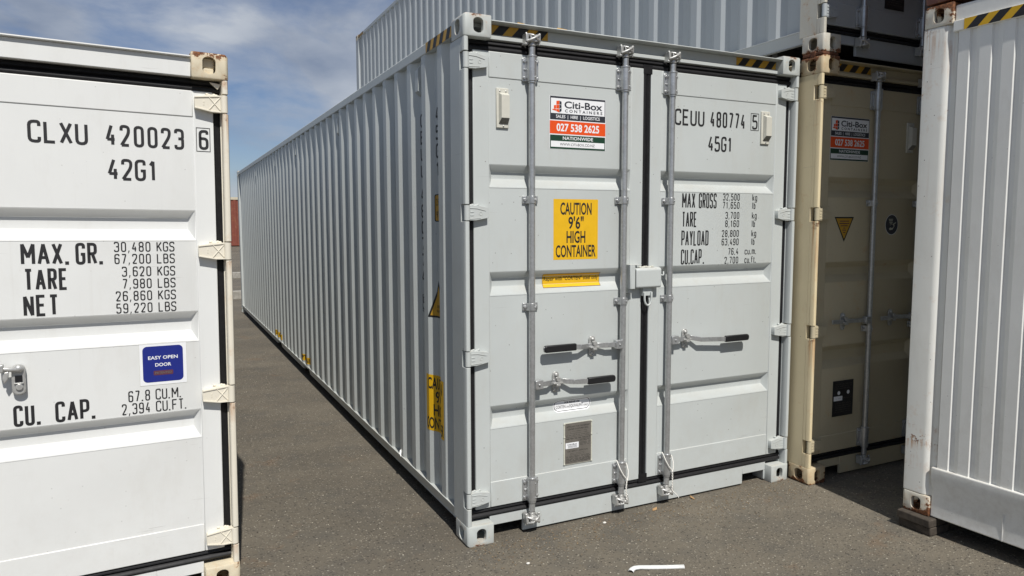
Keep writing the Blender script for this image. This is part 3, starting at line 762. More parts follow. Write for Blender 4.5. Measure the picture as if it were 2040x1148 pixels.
def lock_rod(t, x, h, straps, handle=None, grip=True, gz=(.262, 2.642), rod_r=None):
    z0, z1 = .13, h-.13
    rod = inst(rod_mesh(z0+.005, z1-.005), 'lock_rod', t, (x, 0, 0))
    P = lambda me, nm, z, bev=.0015: inst(me, nm, rod, (0, 0, z), bevel=bev)
    P(GUIDE, 'rod_guide', gz[0]); P(GUIDE, 'rod_guide', gz[1]); P(CAMU, 'cam', z1, .003); P(CAML, 'cam', z0, .003)
    for z in straps: P(STRAP, 'strap', z)
    if handle:
        d, z, rx, gx0, gx1, gz_ = handle        # direction, height, retainer x, grip start/end (rel. rod), end height
        a = MB()
        hb = sorted((d*.012, d*.062)); a.box(hb[0], hb[1], -.004, .030, z-.026, z+.026); a.cyl((d*.036, -.0042, z), (d*.036, -.010, z), .007, 8)
        a.build('handle_hub', 'galv', rod, bevel=.004)
        a = MB()
        pts = [(d*.055, .012, z), (d*.11, .013, z+.001), (rx-d*.025*abs(d), .028, z+.002), (rx+d*.035, .030, z+.002), (rx+d*.10, .006, (z+gz_)/2), (gx0, .002, gz_), (gx1, .002, gz_)]
        for p, q in zip(pts, pts[1:]):
            hh, th = .0145, .0045
            A = [(p[0], p[1]-th, p[2]-hh), (p[0], p[1]+th, p[2]-hh), (p[0], p[1]+th, p[2]+hh), (p[0], p[1]-th, p[2]+hh)]
            B = [(q[0], q[1]-th, q[2]-hh), (q[0], q[1]+th, q[2]-hh), (q[0], q[1]+th, q[2]+hh), (q[0], q[1]-th, q[2]+hh)]
            fs = [(0,1,2,3), (7,6,5,4), (0,4,5,1), (1,5,6,2), (2,6,7,3), (3,7,4,0)]
            if d > 0: fs = [tuple(reversed(f)) for f in fs]
            fs = [tuple(reversed(f)) for f in fs]
            a.add(A+B, fs)
        a.build('handle', 'galv', rod, bevel=.0015)
        if grip:
            a = MB(); g0, g1 = sorted((gx0, gx1)); k = 6
            pts = []
            hh = .0205
            end = g1 if d > 0 else g0; st = g0 if d > 0 else g1
            pts = [(st, gz_-hh), (st, gz_+hh)]
            for j in range(k+1):
                tt = math.pi/2-math.pi*j/k; pts.append((end-d*.014+d*.014*math.cos(tt), gz_+hh*math.sin(tt) if abs(math.sin(tt)) < .999 else gz_+hh*math.sin(tt)))
            a.prism(pts, 'y', -.0095, .0135); a.build('grip', 'grip', rod, bevel=.005)
        a = MB(); n = 8; pts = []
        for j in range(n+1): tt = math.pi*j/n; pts.append((rx+.021*math.cos(tt), z+.038+.021*math.sin(tt)))
        for j in range(n+1): tt = math.pi+math.pi*j/n; pts.append((rx+.021*math.cos(tt), z-.042+.021*math.sin(tt)))
        a.prism(pts, 'y', .041, .0497)
        a.cyl((rx, .0412, z+.040), (rx, .033, z+.040), .011, 12); a.ball((rx, .033, z+.040), .010, sz=(1, .6, 1))
        a.tube([(rx+.010*math.cos(q), .039, z-.046+.010*math.sin(q)) for q in [2*math.pi*i/12 for i in range(12)]], .0035, 6, closed=True)
        a.prism([(rx-.016, z+.030), (rx+.012, z+.030), (rx+.024, z+.004), (rx+.018, z-.002), (rx-.004, z+.004)], 'y', .012, .022)
        a.box(rx-.030, rx+.034, .010, .040, z-.010, z-.001); a.box(rx-.012, rx+.014, .006, .041, z-.022, z-.0105)
        a.build('handle_retainer', 'cast_zinc', rod, bevel=.003)
    return rod

_a = MB(); _a.ball((0, 0, 0), .0052, sz=(1, .9, 1), n=8, k=5); SCREW = _a.mesh('screw', ['cast_zinc'])
_a = MB(); _a.ball((0, 0, 0), .006, sz=(1, .6, 1), n=8, k=5); RIVET = _a.mesh('rivet', ['plate_frame'])
def vent_unit(o, x, z, dd=.05):
    """slim louvre box: back plate, hood and perforated mouth; x left, z bottom"""
    a = MB(); w, hh = .074, .214
    a.box(x, x+w, dd-.007, dd+.004, z, z+hh)
    b = a.build('door_vent', 'vent', o, bevel=.003)
    a = MB()
    x0, x1 = x+.013, x+w-.004; y0, y1 = dd-.033, dd-.0071; z0, z1, z2 = z+.022, z+.052, z+hh-.034
    a.add([(x0, y1, z2+.008), (x1, y1, z2+.008), (x0+.006, y0, z2-.006), (x1-.003, y0, z2-.006), (x0+.006, y0, z1), (x1-.003, y0, z1), (x0, y1, z0), (x1, y1, z0), (x0, y0+.012, z1-.012), (x1, y0+.012, z1-.012)],
          [(0, 2, 3, 1), (2, 4, 5, 3), (0, 6, 4, 2), (1, 3, 5, 7)], 0)
    a.add([(x0+.006, y0, z1), (x1-.003, y0, z1), (x1, y1, z0), (x0, y1, z0)], [(3, 2, 1, 0)], 1)
    a.build('vent_hood', ['vent', 'mesh'], b, smooth=0)
    for bx, bz in ((x+.020, z+hh-.016), (x+w-.018, z+hh-.016), (x+w*.55, z+.011)): inst(SCREW, 'screw', b, (bx, dd-.008, bz))

def citi_sticker(o, x0, z0, w, hh, fm, label):
    d = Decal(); T = lambda u: u*w; V = lambda v: v*hh
    R_ = lambda u0, v0, u1, v1, m, l: d.rect(T(u0), V(v0), T(u1), V(v1), m, l)
    R_(0, 0, 1, 1, 'white_vinyl', 0)
    R_(.008, .555, .992, .995, 'navy_grey', 1); R_(.022, .675, .978, .958, 'white_vinyl', 2)
    R_(.004, .290, .996, .535, 'orange', 1)
    R_(.008, .005, .992, .268, 'green', 1); R_(.022, .040, .978, .152, 'white_vinyl', 2)
    # stacked-box mark
    def q(pts, m): d.poly([(T(a), V(b)) for a, b in pts], m, 3)
    q([(.115,.905),(.165,.915),(.165,.845),(.115,.835)], 'orange'); q([(.168,.915),(.205,.895),(.205,.840),(.168,.845)], 'navy_grey')
    q([(.072,.820),(.110,.828),(.110,.765),(.072,.757)], 'orange'); q([(.114,.829),(.165,.838),(.165,.762),(.114,.766)], 'orange'); q([(.168,.838),(.205,.832),(.205,.785),(.168,.762)], 'navy_grey')
    q([(.045,.750),(.110,.757),(.110,.716),(.045,.735)], 'orange'); q([(.114,.757),(.165,.752),(.165,.690),(.114,.712)], 'orange'); q([(.168,.752),(.205,.776),(.205,.722),(.168,.692)], 'navy_grey')
    d.text('Citi-Box', T(.255), V(.785), V(.125), 'navy_grey', 3, width=T(.68), bold=.022)
    d.text('C O N T A I N E R S', T(.265), V(.705), V(.052), 'navy_grey', 3, width=T(.67), bold=.02)
    d.text('SALES  |  HIRE  |  LOGISTICS', T(.5), V(.590), V(.058), 'white_vinyl', 2, width=T(.78), align='c', bold=.012)
    d.text('027 538 2625', T(.5), V(.345), V(.135), 'white_vinyl', 2, width=T(.76), align='c', bold=.026)
    d.text('NATIONWIDE', T(.5), V(.183), V(.060), 'white_vinyl', 2, width=T(.54), align='c', bold=.014)
    d.text('WWW.CITI-BOX.CO.NZ', T(.49), V(.070), V(.048), 'navy_grey', 3, width=T(.62), align='c')
    return d.build('sticker', o, lambda u, v: fm(x0+u, z0+v), label=label)

def door_map(dd=.05, recs=None):
    yo = dd+.0035; f = recess_fmap(recs, yo) if recs else (lambda z: yo)
    return lambda x, z: ((x, f(z), z), (0, -1, 0))
def line_on(o, fm):
    def f(t, *a_, box=None, **k):
        d_ = Decal(); d_.stencil(t, *a_, **k)
        if box: d_.frame(*box, 'black_ink')
        return d_.build('lettering', o, fm)
    return f
def rec_breaks(recs, z0): 
    out = []
    for a, b in recs: out += [a-z0, a-.036-z0, b+.046-z0, b-z0]
    return out
def data_plate(o, x0, z0, x1, z1, mat, fm, small=False):
    dd = .05; a = MB(); a.box(x0, x1, dd-.001, dd+.003, z0, z1); p = a.build('data_plate', 'plate_frame' if not small else mat, o, bevel=.001)
    d = Decal(); w, h = x1-x0, z1-z0
    d.rect(.008, .004, w-.008, h-.004, mat, 0)
    rnd = random.Random(3)
    if not small:
        d.text('APPROVED FOR TRANSPORT', w*.5, h*.885, h*.034, 'black_ink', 1, width=w*.82, align='c'); d.text('UNDER CUSTOMS SEAL', w*.5, h*.825, h*.034, 'black_ink', 1, width=w*.72, align='c')
        d.frame(w*.22, h*.735, w*.80, h*.785, h*.004, 'black_ink'); d.text('CSC SAFETY APPROVAL', w*.49, h*.30, h*.034, 'black_ink', 1, width=w*.74, align='c')
        d.rect(w*.04, h*.655, w*.96, h*.660, 'black_ink', 1); d.rect(w*.50, h*.58, w*.95, h*.583, 'black_ink', 1); d.frame(w*.22, h*.225, w*.70, h*.262, h*.004, 'black_ink')
        d.rect(w*.06, h*.385, w*.52, h*.525, 'white_vinyl', 1); d.text('Citi-Box', w*.29, h*.465, h*.032, 'navy_grey', 2, width=w*.34, align='c', bold=.02)
        for zz in (.405, .425, .443): d.rect(w*.14, h*zz, w*.46, h*(zz+.006), 'navy_grey', 2)
        for zz in (.69, .62, .605, .56, .54, .50, .47, .44, .19, .165, .135, .115, .095, .075, .055):
            u = .55 if .40 < zz < .58 else .08
            while u < .9:
                k = rnd.uniform(.04, .14); d.rect(w*u, h*zz, w*min(u+k, .94), h*(zz+.007), 'black_ink', 1); u += k+rnd.uniform(.02, .05)
    else:
        d.rect(w*.04, h*.44, w*.46, h*.57, 'white_vinyl', 1)
        for u in (.28, .74): d.ell(w*u, h*.66, w*.07, w*.07, 'white_vinyl', 1, 14)
        for zz in (.9, .84, .78, .50, .36, .30, .24, .18, .12):
            u = .12
            while u < .85:
                k = rnd.uniform(.05, .2); d.rect(w*u, h*zz, w*min(u+k, .9), h*(zz+.006), 'plate', 2 if zz == .5 else 1); u += k+.05
    d.build('plate_print', p, lambda u, v: ((x0+u, dd-.001, z0+v), (0, -1, 0)))
    return p
def rivets(p, x0, z0, x1, z1, zs):
    for z in zs:
        for x in (x0+.004, x1-.004): inst(RIVET, 'rivet', p, (x, .048, z))

# ================================================================== THE PLACE
# ------------------------------------------------------------------ ground, kerbs, terrace behind
def grid_sheet(name, x0, x1, y0, y1, z, mat, zf=None, nx=1, ny=1):
    a = MB(); vs_ = []; fs = []
    for j in range(ny+1):
        for i in range(nx+1):
            x = x0+(x1-x0)*i/nx; y = y0+(y1-y0)*j/ny; vs_.append((x, y, zf(x, y) if zf else z))
    for j in range(ny):
        for i in range(nx):
            k = j*(nx+1)+i; fs.append((k, k+1, k+nx+2, k+nx+1))
    a.add(vs_, fs); return structure(a.build(name, mat, smooth=60))
grid_sheet('ground', -900, 900, -900, 1400, 0, 'asphalt')
def terr(x, y):
    return .185 if y < 20.3 else .34+(y-20.3)*.0235
a = MB()
ys = [15.32, 20.20]
a.add([(-60, 15.32, .165), (60, 15.32, .165), (60, 20.25, .165), (-60, 20.25, .165)], [(0, 1, 2, 3)])
structure(a.build('lower_terrace', 'asphalt', smooth=0))
a = MB()
a.add([(-80, 20.45, .33), (80, 20.45, .33), (80, 36, .70), (-80, 36, .70), (80, 70, .72), (-80, 70, .72)], [(0, 1, 2, 3), (3, 2, 4, 5)])
structure(a.build('upper_terrace', 'asphalt', smooth=0))
for nm, y, z0, z1 in (('lower_kerb', 15.1, 0, .19), ('upper_kerb', 20.2, .165, .345)):
    root = thing(nm.split('_')[1], 'low concrete kerb at the foot of the first terrace' if z0 == 0 else 'low concrete kerb along the second terrace, farther back', 'kerb', (0, y, 0))
    me = None
    for k in range(14):
        x = -9+k*1.5
        if me is None:
            a = MB(); a.box(.006, 1.494, 0, .22, z0-.05, z1); me = a.mesh('kerb_block', ['concrete'])
        o = inst(me, 'kerb_block', root, (x, random.uniform(-.01, .01), random.uniform(-.006, .006)), bevel=.015)

# ------------------------------------------------------------------ generic outfitting
def outfit(t, h, mats, recs, lines, hinges, rods, post_mat=None, cross=False, outer=(.072, .165), hinge_mat=None, sill_mat=None, hy=.062):
    pm = post_mat or mats
    front_frame(t, h, mats, pm, hinges, sill_mat, hy)
    zt, zb = h-.172, .189
    leaves = {}
    for side in (-1, 1):
        o, ext = door_panel(t, side, h, mats, recs, zt, zb, lines[0], lines[1], None, outer)
        gasket(o, side, h, ext[0], ext[1], zb, zt)
        hm = hinge_mesh(M[hinge_mat or mats], cross)
        for z in hinges:
            inst(hm, 'hinge', o, (0 if side < 0 else CW, 0, z), (0, 0, 0), (1 if side < 0 else -1, 1, 1), bevel=.002)
        leaves[side] = o
    return leaves

# ------------------------------------------------------------------ MAIN container
H = 2.896
RM = [(2.118, 1.998), (1.528, 1.400), (.772, .645)]
HN = [2.657, 1.855, 1.060, .262]
mainc = thing('shipping_container', 'pale grey forty foot container with closed double doors numbered CEUU 480774', 'container')
PROF = container_body(mainc, H, 12.192, 'main', 'main_cast', pockets=True)
rear_end(mainc, H, 12.192, 'main')
lv = outfit(mainc, H, 'main', RM, (2.585, .337), HN, None)
fmD = door_map()
R1 = lock_rod(mainc, .414, H, (1.930, 1.327), (1, .878, .168, .362, .556, .868))
R2 = lock_rod(mainc, 1.036, H, (1.934, 1.330), (-1, 1.070, -.205, -.342, -.556, 1.080))
R3 = lock_rod(mainc, 1.384, H, (1.934, 1.330), (1, 1.066, .146, .448, .648, 1.043))
vent_unit(mainc, .208, 2.318); vent_unit(mainc, 2.140, 2.320)
citi_sticker(lv[-1], .543, 2.221, .377, .297, fmD, 'white, orange and green hire company sticker')
d = Decal(); d.rect(0, 0, .302, .350, 'yellow', 0)
for tx, v, wd in (('CAUTION', .262, .212), ("9'6\"", .180, .104), ('HIGH', .098, .128), ('CONTAINER', .016, .272)):
    d.text(tx, .151, v, .066, 'black_ink', 1, width=wd, align='c', bold=.020)
d.build('sticker', lv[-1], lambda u, v: fmD(.570+u, 1.588+v), label='yellow CAUTION high container sticker')
fmR = door_map(recs=RM)
d = Decal(); d.rect(0, 0, .392, .080, 'yellow', 0); d.frame(0, 0, .392, .080, .0022, 'black_ink', 1)
d.text('Repair with "CORTEN" steel only', .196, .040, .021, 'black_ink', 1, width=.372, align='c', bold=.012)
d.build('sticker', lv[-1], lambda u, v: fmR(.516+u, 1.426+v), vb=rec_breaks(RM, 1.426), label='narrow yellow repair instruction sticker')
d = Decal(); d.rrect(0, 0, .264, .078, .038, 'white_vinyl', 0)
d.rrect(.006, .006, .258, .072, .032, 'black_ink', 1); d.rrect(.0095, .0095, .2545, .0685, .0285, 'white_vinyl', 2)
d.text('FOR REPAIR USE', .132, .049, .011, 'black_ink', 3, width=.105, align='c', bold=.02)
d.text('CORTEN', .020, .022, .018, 'black_ink', 3, width=.066); d.text('OR', .092, .022, .010, 'black_ink', 3, width=.018); d.text('EQUIVALENT', .114, .022, .018, 'black_ink', 3, width=.094); d.text('ONLY', .213, .022, .010, 'black_ink', 3, width=.032)
d.build('sticker', lv[-1], lambda u, v: fmR(.590+u, .676+v), vb=rec_breaks(RM, .676), label='white oval corten steel repair sticker')
p = data_plate(mainc, .642, .360, .840, .616, 'plate', fmD); rivets(p, .642, .360, .840, .616, (.366, .53, .610))
# door lettering (stencilled)
st = line_on(lv[1], fmD)
st('CEUU', 1.428, 2.406, .100, .236, .0125); st('480774', 1.712, 2.408, .100, .294, .0125)
st('5', 2.068, 2.413, .094, .046, .0115, box=(2.054, 2.405, 2.125, 2.517, .0035))
st('45G1', 1.698, 2.255, .098, .200, .0125)
B_ = .0092
st('MAX', 1.498, 1.893, .097, .105, B_); st('GROSS', 1.632, 1.893, .097, .147, B_)
st('TARE', 1.500, 1.773, .097, .119, B_); st('PAYLOAD', 1.497, 1.655, .097, .221, B_); st('CU.CAP', 1.496, 1.537, .096, .168, B_); st('.', 1.674, 1.537, .096, .012, B_)
for tx, z, x in (('32,500', 1.945, 1.832), ('71,650', 1.892, 1.831), ('3,700', 1.826, 1.856), ('8,160', 1.772, 1.856), ('28,800', 1.708, 1.829), ('63,490', 1.653, 1.829), ('76.4', 1.590, 1.886), ('2,700', 1.533, 1.856)):
    st(tx, x, z, .045, 1.975-x, .0055)
for z in (1.945, 1.826, 1.708): st('kg', 2.086, z, .046, .044, .0052)
for z in (1.892, 1.772, 1.653): st('lb', 2.084, z, .045, .032, .0052)
st('cu.m.', 2.030, 1.590, .045, .103, .0052); st('cu.ft.', 2.030, 1.533, .045, .104, .0052)
# hazard tape on header and side rail
for u0, u1, n in ((.176, .536, 3), (1.925, 2.272, 3)):
    d = Decal(); hazard(d, 0, 0, u1-u0, .050, n)
    d.build('hazard_tape', mainc, lambda u, v, b=u0: ((b+u, .062, 2.815+v), (0, -1, 0)))
d = Decal(); hazard(d, 0, 0, .42, .058, 4, lean=.55)
d.build('hazard_tape', mainc, lambda u, v: ((.004, .60-u, 2.810+v), (-1, 0, 0)))
for x_, w_ in ((.335, .05), (.580, .075)):
    a = MB(); a.prism([(x_, H-.0155), (x_+w_*.8, H-.0155), (x_+w_, H-.006), (x_+w_*.15, H-.003)], 'y', .050, .052); a.build('tape_scrap', 'amber', mainc)
# lock box over the seam
a = MB(); a.prism([(-.006, 1.411), (-.006, 1.516), (.004, 1.526), (.048, 1.530), (.048, 1.407), (.002, 1.405)], 'x', 1.114, 1.302)
lb = a.build('lock_box', 'main', mainc, bevel=.007, seg=3)
a = MB(); a.box(1.070, 1.076, -.002, .0495, 1.402, 1.550); a.box(1.0761, 1.107, -.002, .004, 1.402, 1.5439); a.box(1.0761, 1.155, .002, .0495, 1.544, 1.550); a.box(1.0761, 1.104, .022, .0495, 1.376, 1.4019)
a.build('box_strike', 'main', lb, bevel=.002)
a = MB(); a.box(1.180, 1.245, .018, .0495, 1.354, 1.4048)
a.tube([(1.188, .012, 1.378)]+[(1.214+.026*math.cos(q), .012, 1.340+.044*math.sin(q)) for q in [math.pi+math.pi*k_/12 for k_ in range(13)]]+[(1.240, .012, 1.378)], .0068, 8)
a.build('padlock_ring', 'main', lb, bevel=.002)
a = MB(); a.tube([(1.306, .03, 1.510), (1.311, .022, 1.487), (1.318, .016, 1.478), (1.326, .014, 1.477), (1.333, .016, 1.483), (1.336, .022, 1.500)], .0045, 8)
a.build('hook', 'main', lb)
a = MB()
for k in range(9): a.ball((1.168+.011*k, .034+.003*math.sin(k*3), 1.531+.002*math.sin(k*5)), .010, sz=(1, 1.1, .55), n=8, k=5)
a.build('weld_bead', 'vent', lb)
# side wall lettering and stickers: u along +y reversed (reads towards the door), on the corrugation
def side_map(yl, z0):
    return lambda u, v: ((prof_at(PROF, yl-u), yl-u, z0+v), (-1, 0, 0))
def side_breaks(yl, w): return [yl-y for y, _ in PROF if 0 < yl-y < w]
def column(txt, yl, z, step, hh, w_, th):
    for k, c in enumerate(txt):
        d_ = Decal(); d_.stencil(c, 0, 0, hh, w_, th); d_.build('letter', mainc, side_map(yl, z-hh-k*step))
column('CEUU', .831, 2.486, .1045, .086, .064, .014); column('480774', .831, 2.025, .1035, .086, .064, .014)
d = Decal(); d.stencil('5', .009, .010, .086, .048, .010); d.frame(-.002, 0, .066, .108, .004, 'black_ink'); d.build('letter', mainc, side_map(.829, 1.238))
column('45G1', .553, 2.492, .1085, .088, .062, .014)
d = Decal(); d.rrect(0, 0, .120, .165, .012, 'black_ink', 0); d.rrect(.007, .007, .113, .158, .008, 'amber', 1)
d.text('2.9 m', .016, .098, .040, 'black_ink', 2, width=.088, bold=.012); d.text("9'6\"", .018, .022, .040, 'black_ink', 2, width=.082, bold=.012)
d.build('sticker', mainc, side_map(.572, 1.81), ub=side_breaks(.572, .12), label='amber height sticker with black edge')
d = Decal(); d.poly([(0, 0), (.20, 0), (.10, .228)], 'black_ink', 0); d.poly([(.020, .012), (.180, .012), (.10, .196)], 'amber', 1)
d.text('SUPER', .10, .062, .016, 'black_ink', 2, width=.058, align='c', bold=.01); d.text('HEAVY', .10, .034, .016, 'black_ink', 2, width=.062, align='c', bold=.01)
d.build('sticker', mainc, side_map(.632, 1.225), ub=side_breaks(.632, .20), label='amber warning triangle with black edge')
d = Decal(); d.rect(0, 0, .300, .355, 'yellow', 0)
for tx, v, wd in (('CAUTION', .268, .240), ("9'6\"", .184, .118), ('HIGH', .100, .150), ('CONTAINER', .016, .286)):
    d.text(tx, .150, v, .068, 'black_ink', 1, width=wd, align='c', bold=.020)
d.build('sticker', mainc, side_map(.672, .510), ub=side_breaks(.672, .300), label='yellow CAUTION sticker across the side ribs')
for yc in (4.97, 7.07):
    d = Decal(); d.rect(0, 0, .62, .075, 'yellow', 0); d.text('EMPTY ONLY', .31, .014, .048, 'black_ink', 1, width=.56, align='c', bold=.02)
    d.build('sticker', mainc, side_map(yc+.31, .195), ub=side_breaks(yc+.31, .62), label='yellow fork pocket sticker low on the side')
vm = MB(); vm.add([(.030, -.030, .12), (.030, .030, .12), (.012, -.030, .10), (.012, .030, .10), (.012, -.030, -.03), (.012, .030, -.03), (.040, -.034, -.055), (.040, .034, -.055), (.042, -.034, .14), (.042, .034, .14)],
        [(8, 9, 1, 0), (0, 1, 3, 2), (2, 3, 5, 4), (4, 5, 7, 6), (0, 2, 4, 6, 8), (1, 9, 7, 5, 3)]); vm_me = vm.mesh('side_vent', ['main'], 0)
for k in (1, 9, 17, 23, 31): inst(vm_me, 'side_vent', mainc, (0, .350+.2795*k+.070+.068+.035, 2.650))
a = MB(); a.box(.0405, .0443, -.003, .003, .1685, 2.81); ws = a.mesh('weld_seam', ['main'])
for k in range(3, 41, 4): inst(ws, 'weld_seam', mainc, (0, .350+.2795*k+.070+.068+.055, 0))
# loose flake of paint on the bottom rail
a = MB(); a.add([(0, 0, 0), (.006, .010, .012), (.014, .022, .030), (.020, .020, .050), (.006, .028, .034), (-.004, .016, .018)], [(0, 1, 5), (1, 2, 4, 5), (2, 3, 4)])
fl = a.build('paint_flake', 'foil', smooth=0); fl.location = (-.006, 1.20, .169); fl.scale = (1, 1.4, 1.1); tag(fl, 'small white flake standing on the bottom rail of the pale grey container', 'paint flake')
# nylon seal cords on the two inner rods
for i, (x, lb_) in enumerate(((1.036, 'white nylon cord looped round the rod left of the door seam'), (1.384, 'white nylon cord looped round the rod right of the door seam'))):
    a = MB()
    a.tube([(x-.029, .030, .345), (x-.032, .012, .332), (x-.026, -.004, .300), (x-.008, -.014, .262), (x+.012, -.016, .238), (x+.018, -.016, .225)], .0028, 7)
    a.tube([(x+.026, .030, .338), (x+.034, .012, .315), (x+.034, -.004, .280), (x+.026, -.014, .245), (x+.018, -.0175, .225)], .0028, 7)
    for ph in (0, math.pi):
        pts = []
        for k in range(40):
            z = .230-.130*k/39; xx = x+.018+(-.006 if i == 0 else .002)*math.sin(k/39*math.pi); q = k*.62+ph
            pts.append((xx+.0026*math.cos(q), -.0165+.0026*math.sin(q), z))
        a.tube(pts, .0025, 6)
    if i: a.tube([(x+.020, -.02, .10), (x+.045, -.03, .075), (x+.062, -.03, .050)], .0025, 6)
    tag(a.build('seal_cord', 'cord'), lb_, 'cord', 'nylon cords on the lock rods')

# ------------------------------------------------------------------ LEFT container (white, 42G1)
HL = 2.591
ROTL = (0, .0112, .0713)
Rm = Matrix.Rotation(.0713, 4, 'Z') @ Matrix.Rotation(.0112, 4, 'Y')
oL = Vector((-1.1678, .1385, 0))-(Rm @ Vector((CW, 0, 0)))
RL = [(1.858, 1.722), (1.380, 1.240), (.902, .767)]
HNL = [2.362, 1.668, .970, .254]
leftc = thing('shipping_container', 'white container numbered CLXU 420023 with ivory rust stained corner', 'container', oL, ROTL)
container_body(leftc, HL, 12.192, 'white', 'white_cast')
rear_end(leftc, HL, 12.192, 'white')
ll = outfit(leftc, HL, 'white', RL, (2.297, .328), HNL, None, post_mat='white_post', cross=True, outer=(.066, .155), hinge_mat='white_post', hy=.020)
xs = lambda s: CW+s
for x in (.34, .98, CW-1.06): lock_rod(leftc, x, HL, (1.75, 1.20), None, gz=(.262, 2.337))
fmL = door_map()
st = line_on(ll[1], fmL)
st('CLXU', xs(-.806), 2.138, .096, .222, .0125); st('420023', xs(-.516), 2.142, .096, .320, .0125); line_on(ll[1], door_map(.0465))('6', xs(-.133), 2.147, .093, .043, .0125, box=(xs(-.144), 2.138, xs(-.082), 2.250, .003))
st('42G1', xs(-.513), 1.990, .097, .200, .0125)
st('MAX.', xs(-.851), 1.613, .097, .178, .0125); st('GR.', xs(-.650), 1.612, .097, .106, .0125)
st('TARE', xs(-.844), 1.502, .096, .162, .0125); st('NET', xs(-.850), 1.390, .094, .130, .0125)
for tx, un, z in (('30,480', 'KGS', 1.667), ('67,200', 'LBS', 1.612), ('3,620', 'KGS', 1.554), ('7,980', 'LBS', 1.498), ('26,860', 'KGS', 1.442), ('59,220', 'LBS', 1.386)):
    wd = .148 if len(tx) == 6 else .120
    st(tx, xs(-.352), z, .046, wd, .0052, align='r'); st(un, xs(-.327), z, .046, .076, .0052)
st('CU.', xs(-.905), .912, .094, .098, .0125); st('CAP.', xs(-.752), .912, .094, .154, .0125)
st('67.8', xs(-.375), .970, .052, .090, .0055, align='r'); st('CU.M.', xs(-.352), .970, .052, .112, .0055); st('2,394', xs(-.375), .912, .052, .118, .0055, align='r'); st('CU.FT.', xs(-.352), .912, .052, .134, .0055)
d = Decal(); d.rect(0, 0, .202, .200, 'white_vinyl', 0); d.frame(0, 0, .202, .200, .001, 'plate_frame', 1); d.rrect(.014, .014, .186, .184, .020, 'blue', 1)
d.text('EASY OPEN', .100, .122, .015, 'white_vinyl', 2, width=.126, align='c', bold=.02); d.text('DOOR', .100, .088, .015, 'white_vinyl', 2, width=.068, align='c', bold=.02)
d.rrect(.058, .046, .142, .068, .005, 'maroon', 2); d.text('PATENTED', .100, .052, .010, 'plate', 3, width=.070, align='c', bold=.01)
d.build('sticker', ll[1], lambda u, v: fmL(xs(-.415)+u, 1.040+v), label='blue EASY OPEN DOOR sticker')
# handle keeper near the frame edge
a = MB(); n = 10; cx, cz = xs(-.878), 1.122; pts = []
for j in range(n+1): q = math.pi*j/n; pts.append((cx+.025*math.cos(q), cz+.046+.020*math.sin(q)))
for j in range(n+1): q = math.pi+math.pi*j/n; pts.append((cx+.025*math.cos(q), cz-.046+.020*math.sin(q)))
a.prism(pts, 'y', .026, .0497); hk = a.build('handle_retainer', 'cast_zinc', leftc, bevel=.005, seg=3)
a = MB(); a.box(cx-.012, cx+.014, .020, .0259, cz-.008, cz+.020); a.build('slot', 'grip', hk)
a = MB(); a.ball((cx+.002, .020, cz+.050), .018, sz=(1, .8, 1)); a.tube([(cx-.002, .018, cz+.047), (cx-.03, .012, cz+.050), (cx-.058, .008, cz+.056)], .011, 8); a.box(cx-.068, cx-.048, -.004, .028, cz+.040, cz+.075)
a.prism([(cx-.052, cz+.040), (cx-.030, cz+.044), (cx-.034, cz+.010), (cx-.048, cz-.012), (cx-.056, cz+.010)], 'y', .004, .014)
a.build('latch', 'cast_zinc', hk, bevel=.004)
a = MB(); a.cyl((cx+.002, .0262, cz-.030), (cx+.002, .018, cz-.030), .014, 14); a.box(cx-.016, cx+.018, .0175, .0262, cz-.016, cz-.011); a.build('bolt', 'cast_zinc', hk, bevel=.002)
a = MB(); a.box(CW-.112, CW-.058, .032, .060, HL-.066, HL-.020); a.box(CW-.108, CW-.062, .029, .060, HL-.098, HL-.0665); a.build('casting_plug', 'white_cast', leftc, bevel=.004)
# lashing lug at the top of the hinge-side seal
a = MB(); a.prism([(xs(-.082), 2.462), (xs(-.030), 2.456), (xs(-.046), 2.430)], 'y', .030, .040); a.build('seal_clip', 'white_post', leftc, bevel=.002)

# ------------------------------------------------------------------ CREAM container beside the main one
creamc = thing('shipping_container', 'cream container with shaded doors and rusty corners, under the grey one', 'container', (2.461, -.155, 0), (0, 0, 0))
RC = [(2.106, 1.975), (1.528, 1.393), (.944, .792)]
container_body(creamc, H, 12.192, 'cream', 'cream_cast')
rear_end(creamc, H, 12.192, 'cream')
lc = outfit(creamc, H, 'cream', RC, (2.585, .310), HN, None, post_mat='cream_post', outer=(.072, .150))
lock_rod(creamc, .578, H, (1.934, 1.05), (-1, 1.114, -.245, -.30, -.400, 1.120), grip=False)
lock_rod(creamc, 1.075, H, (1.934, 1.05), (-1, 1.114, -.245, -.30, -.400, 1.118), grip=False)
lock_rod(creamc, 1.385, H, (1.934, 1.05), (1, 1.114, .245, .30, .400, 1.118), grip=False)
vent_unit(creamc, .930, 2.300)
citi_sticker(lc[-1], .158, 2.222, .382, .293, fmD, 'hire company sticker in the shade')
d = Decal(); d.poly([(0, .172), (.100, 0), (.192, .172)], 'black_ink', 0); d.poly([(.016, .162), (.100, .020), (.176, .162)], 'amber', 1)
for z, w_ in ((.140, .09), (.124, .10), (.108, .07), (.092, .018), (.078, .036), (.062, .022)): d.rect(.098-w_/2, z, .098+w_/2, z+.006, 'maroon', 2)
d.build('sticker', lc[-1], lambda u, v: fmD(.226+u, 1.667+v), label='amber downward triangle sticker')
d = Decal(); d.ell(0, 0, .070, .074, 'white_vinyl', 0); d.ell(0, 0, .066, .070, 'navy_grey', 1)
for k in range(6): d.rect(-.034+.004*k, .036-.011*k, .012-.002*k, .041-.011*k, 'plate_frame', 2)
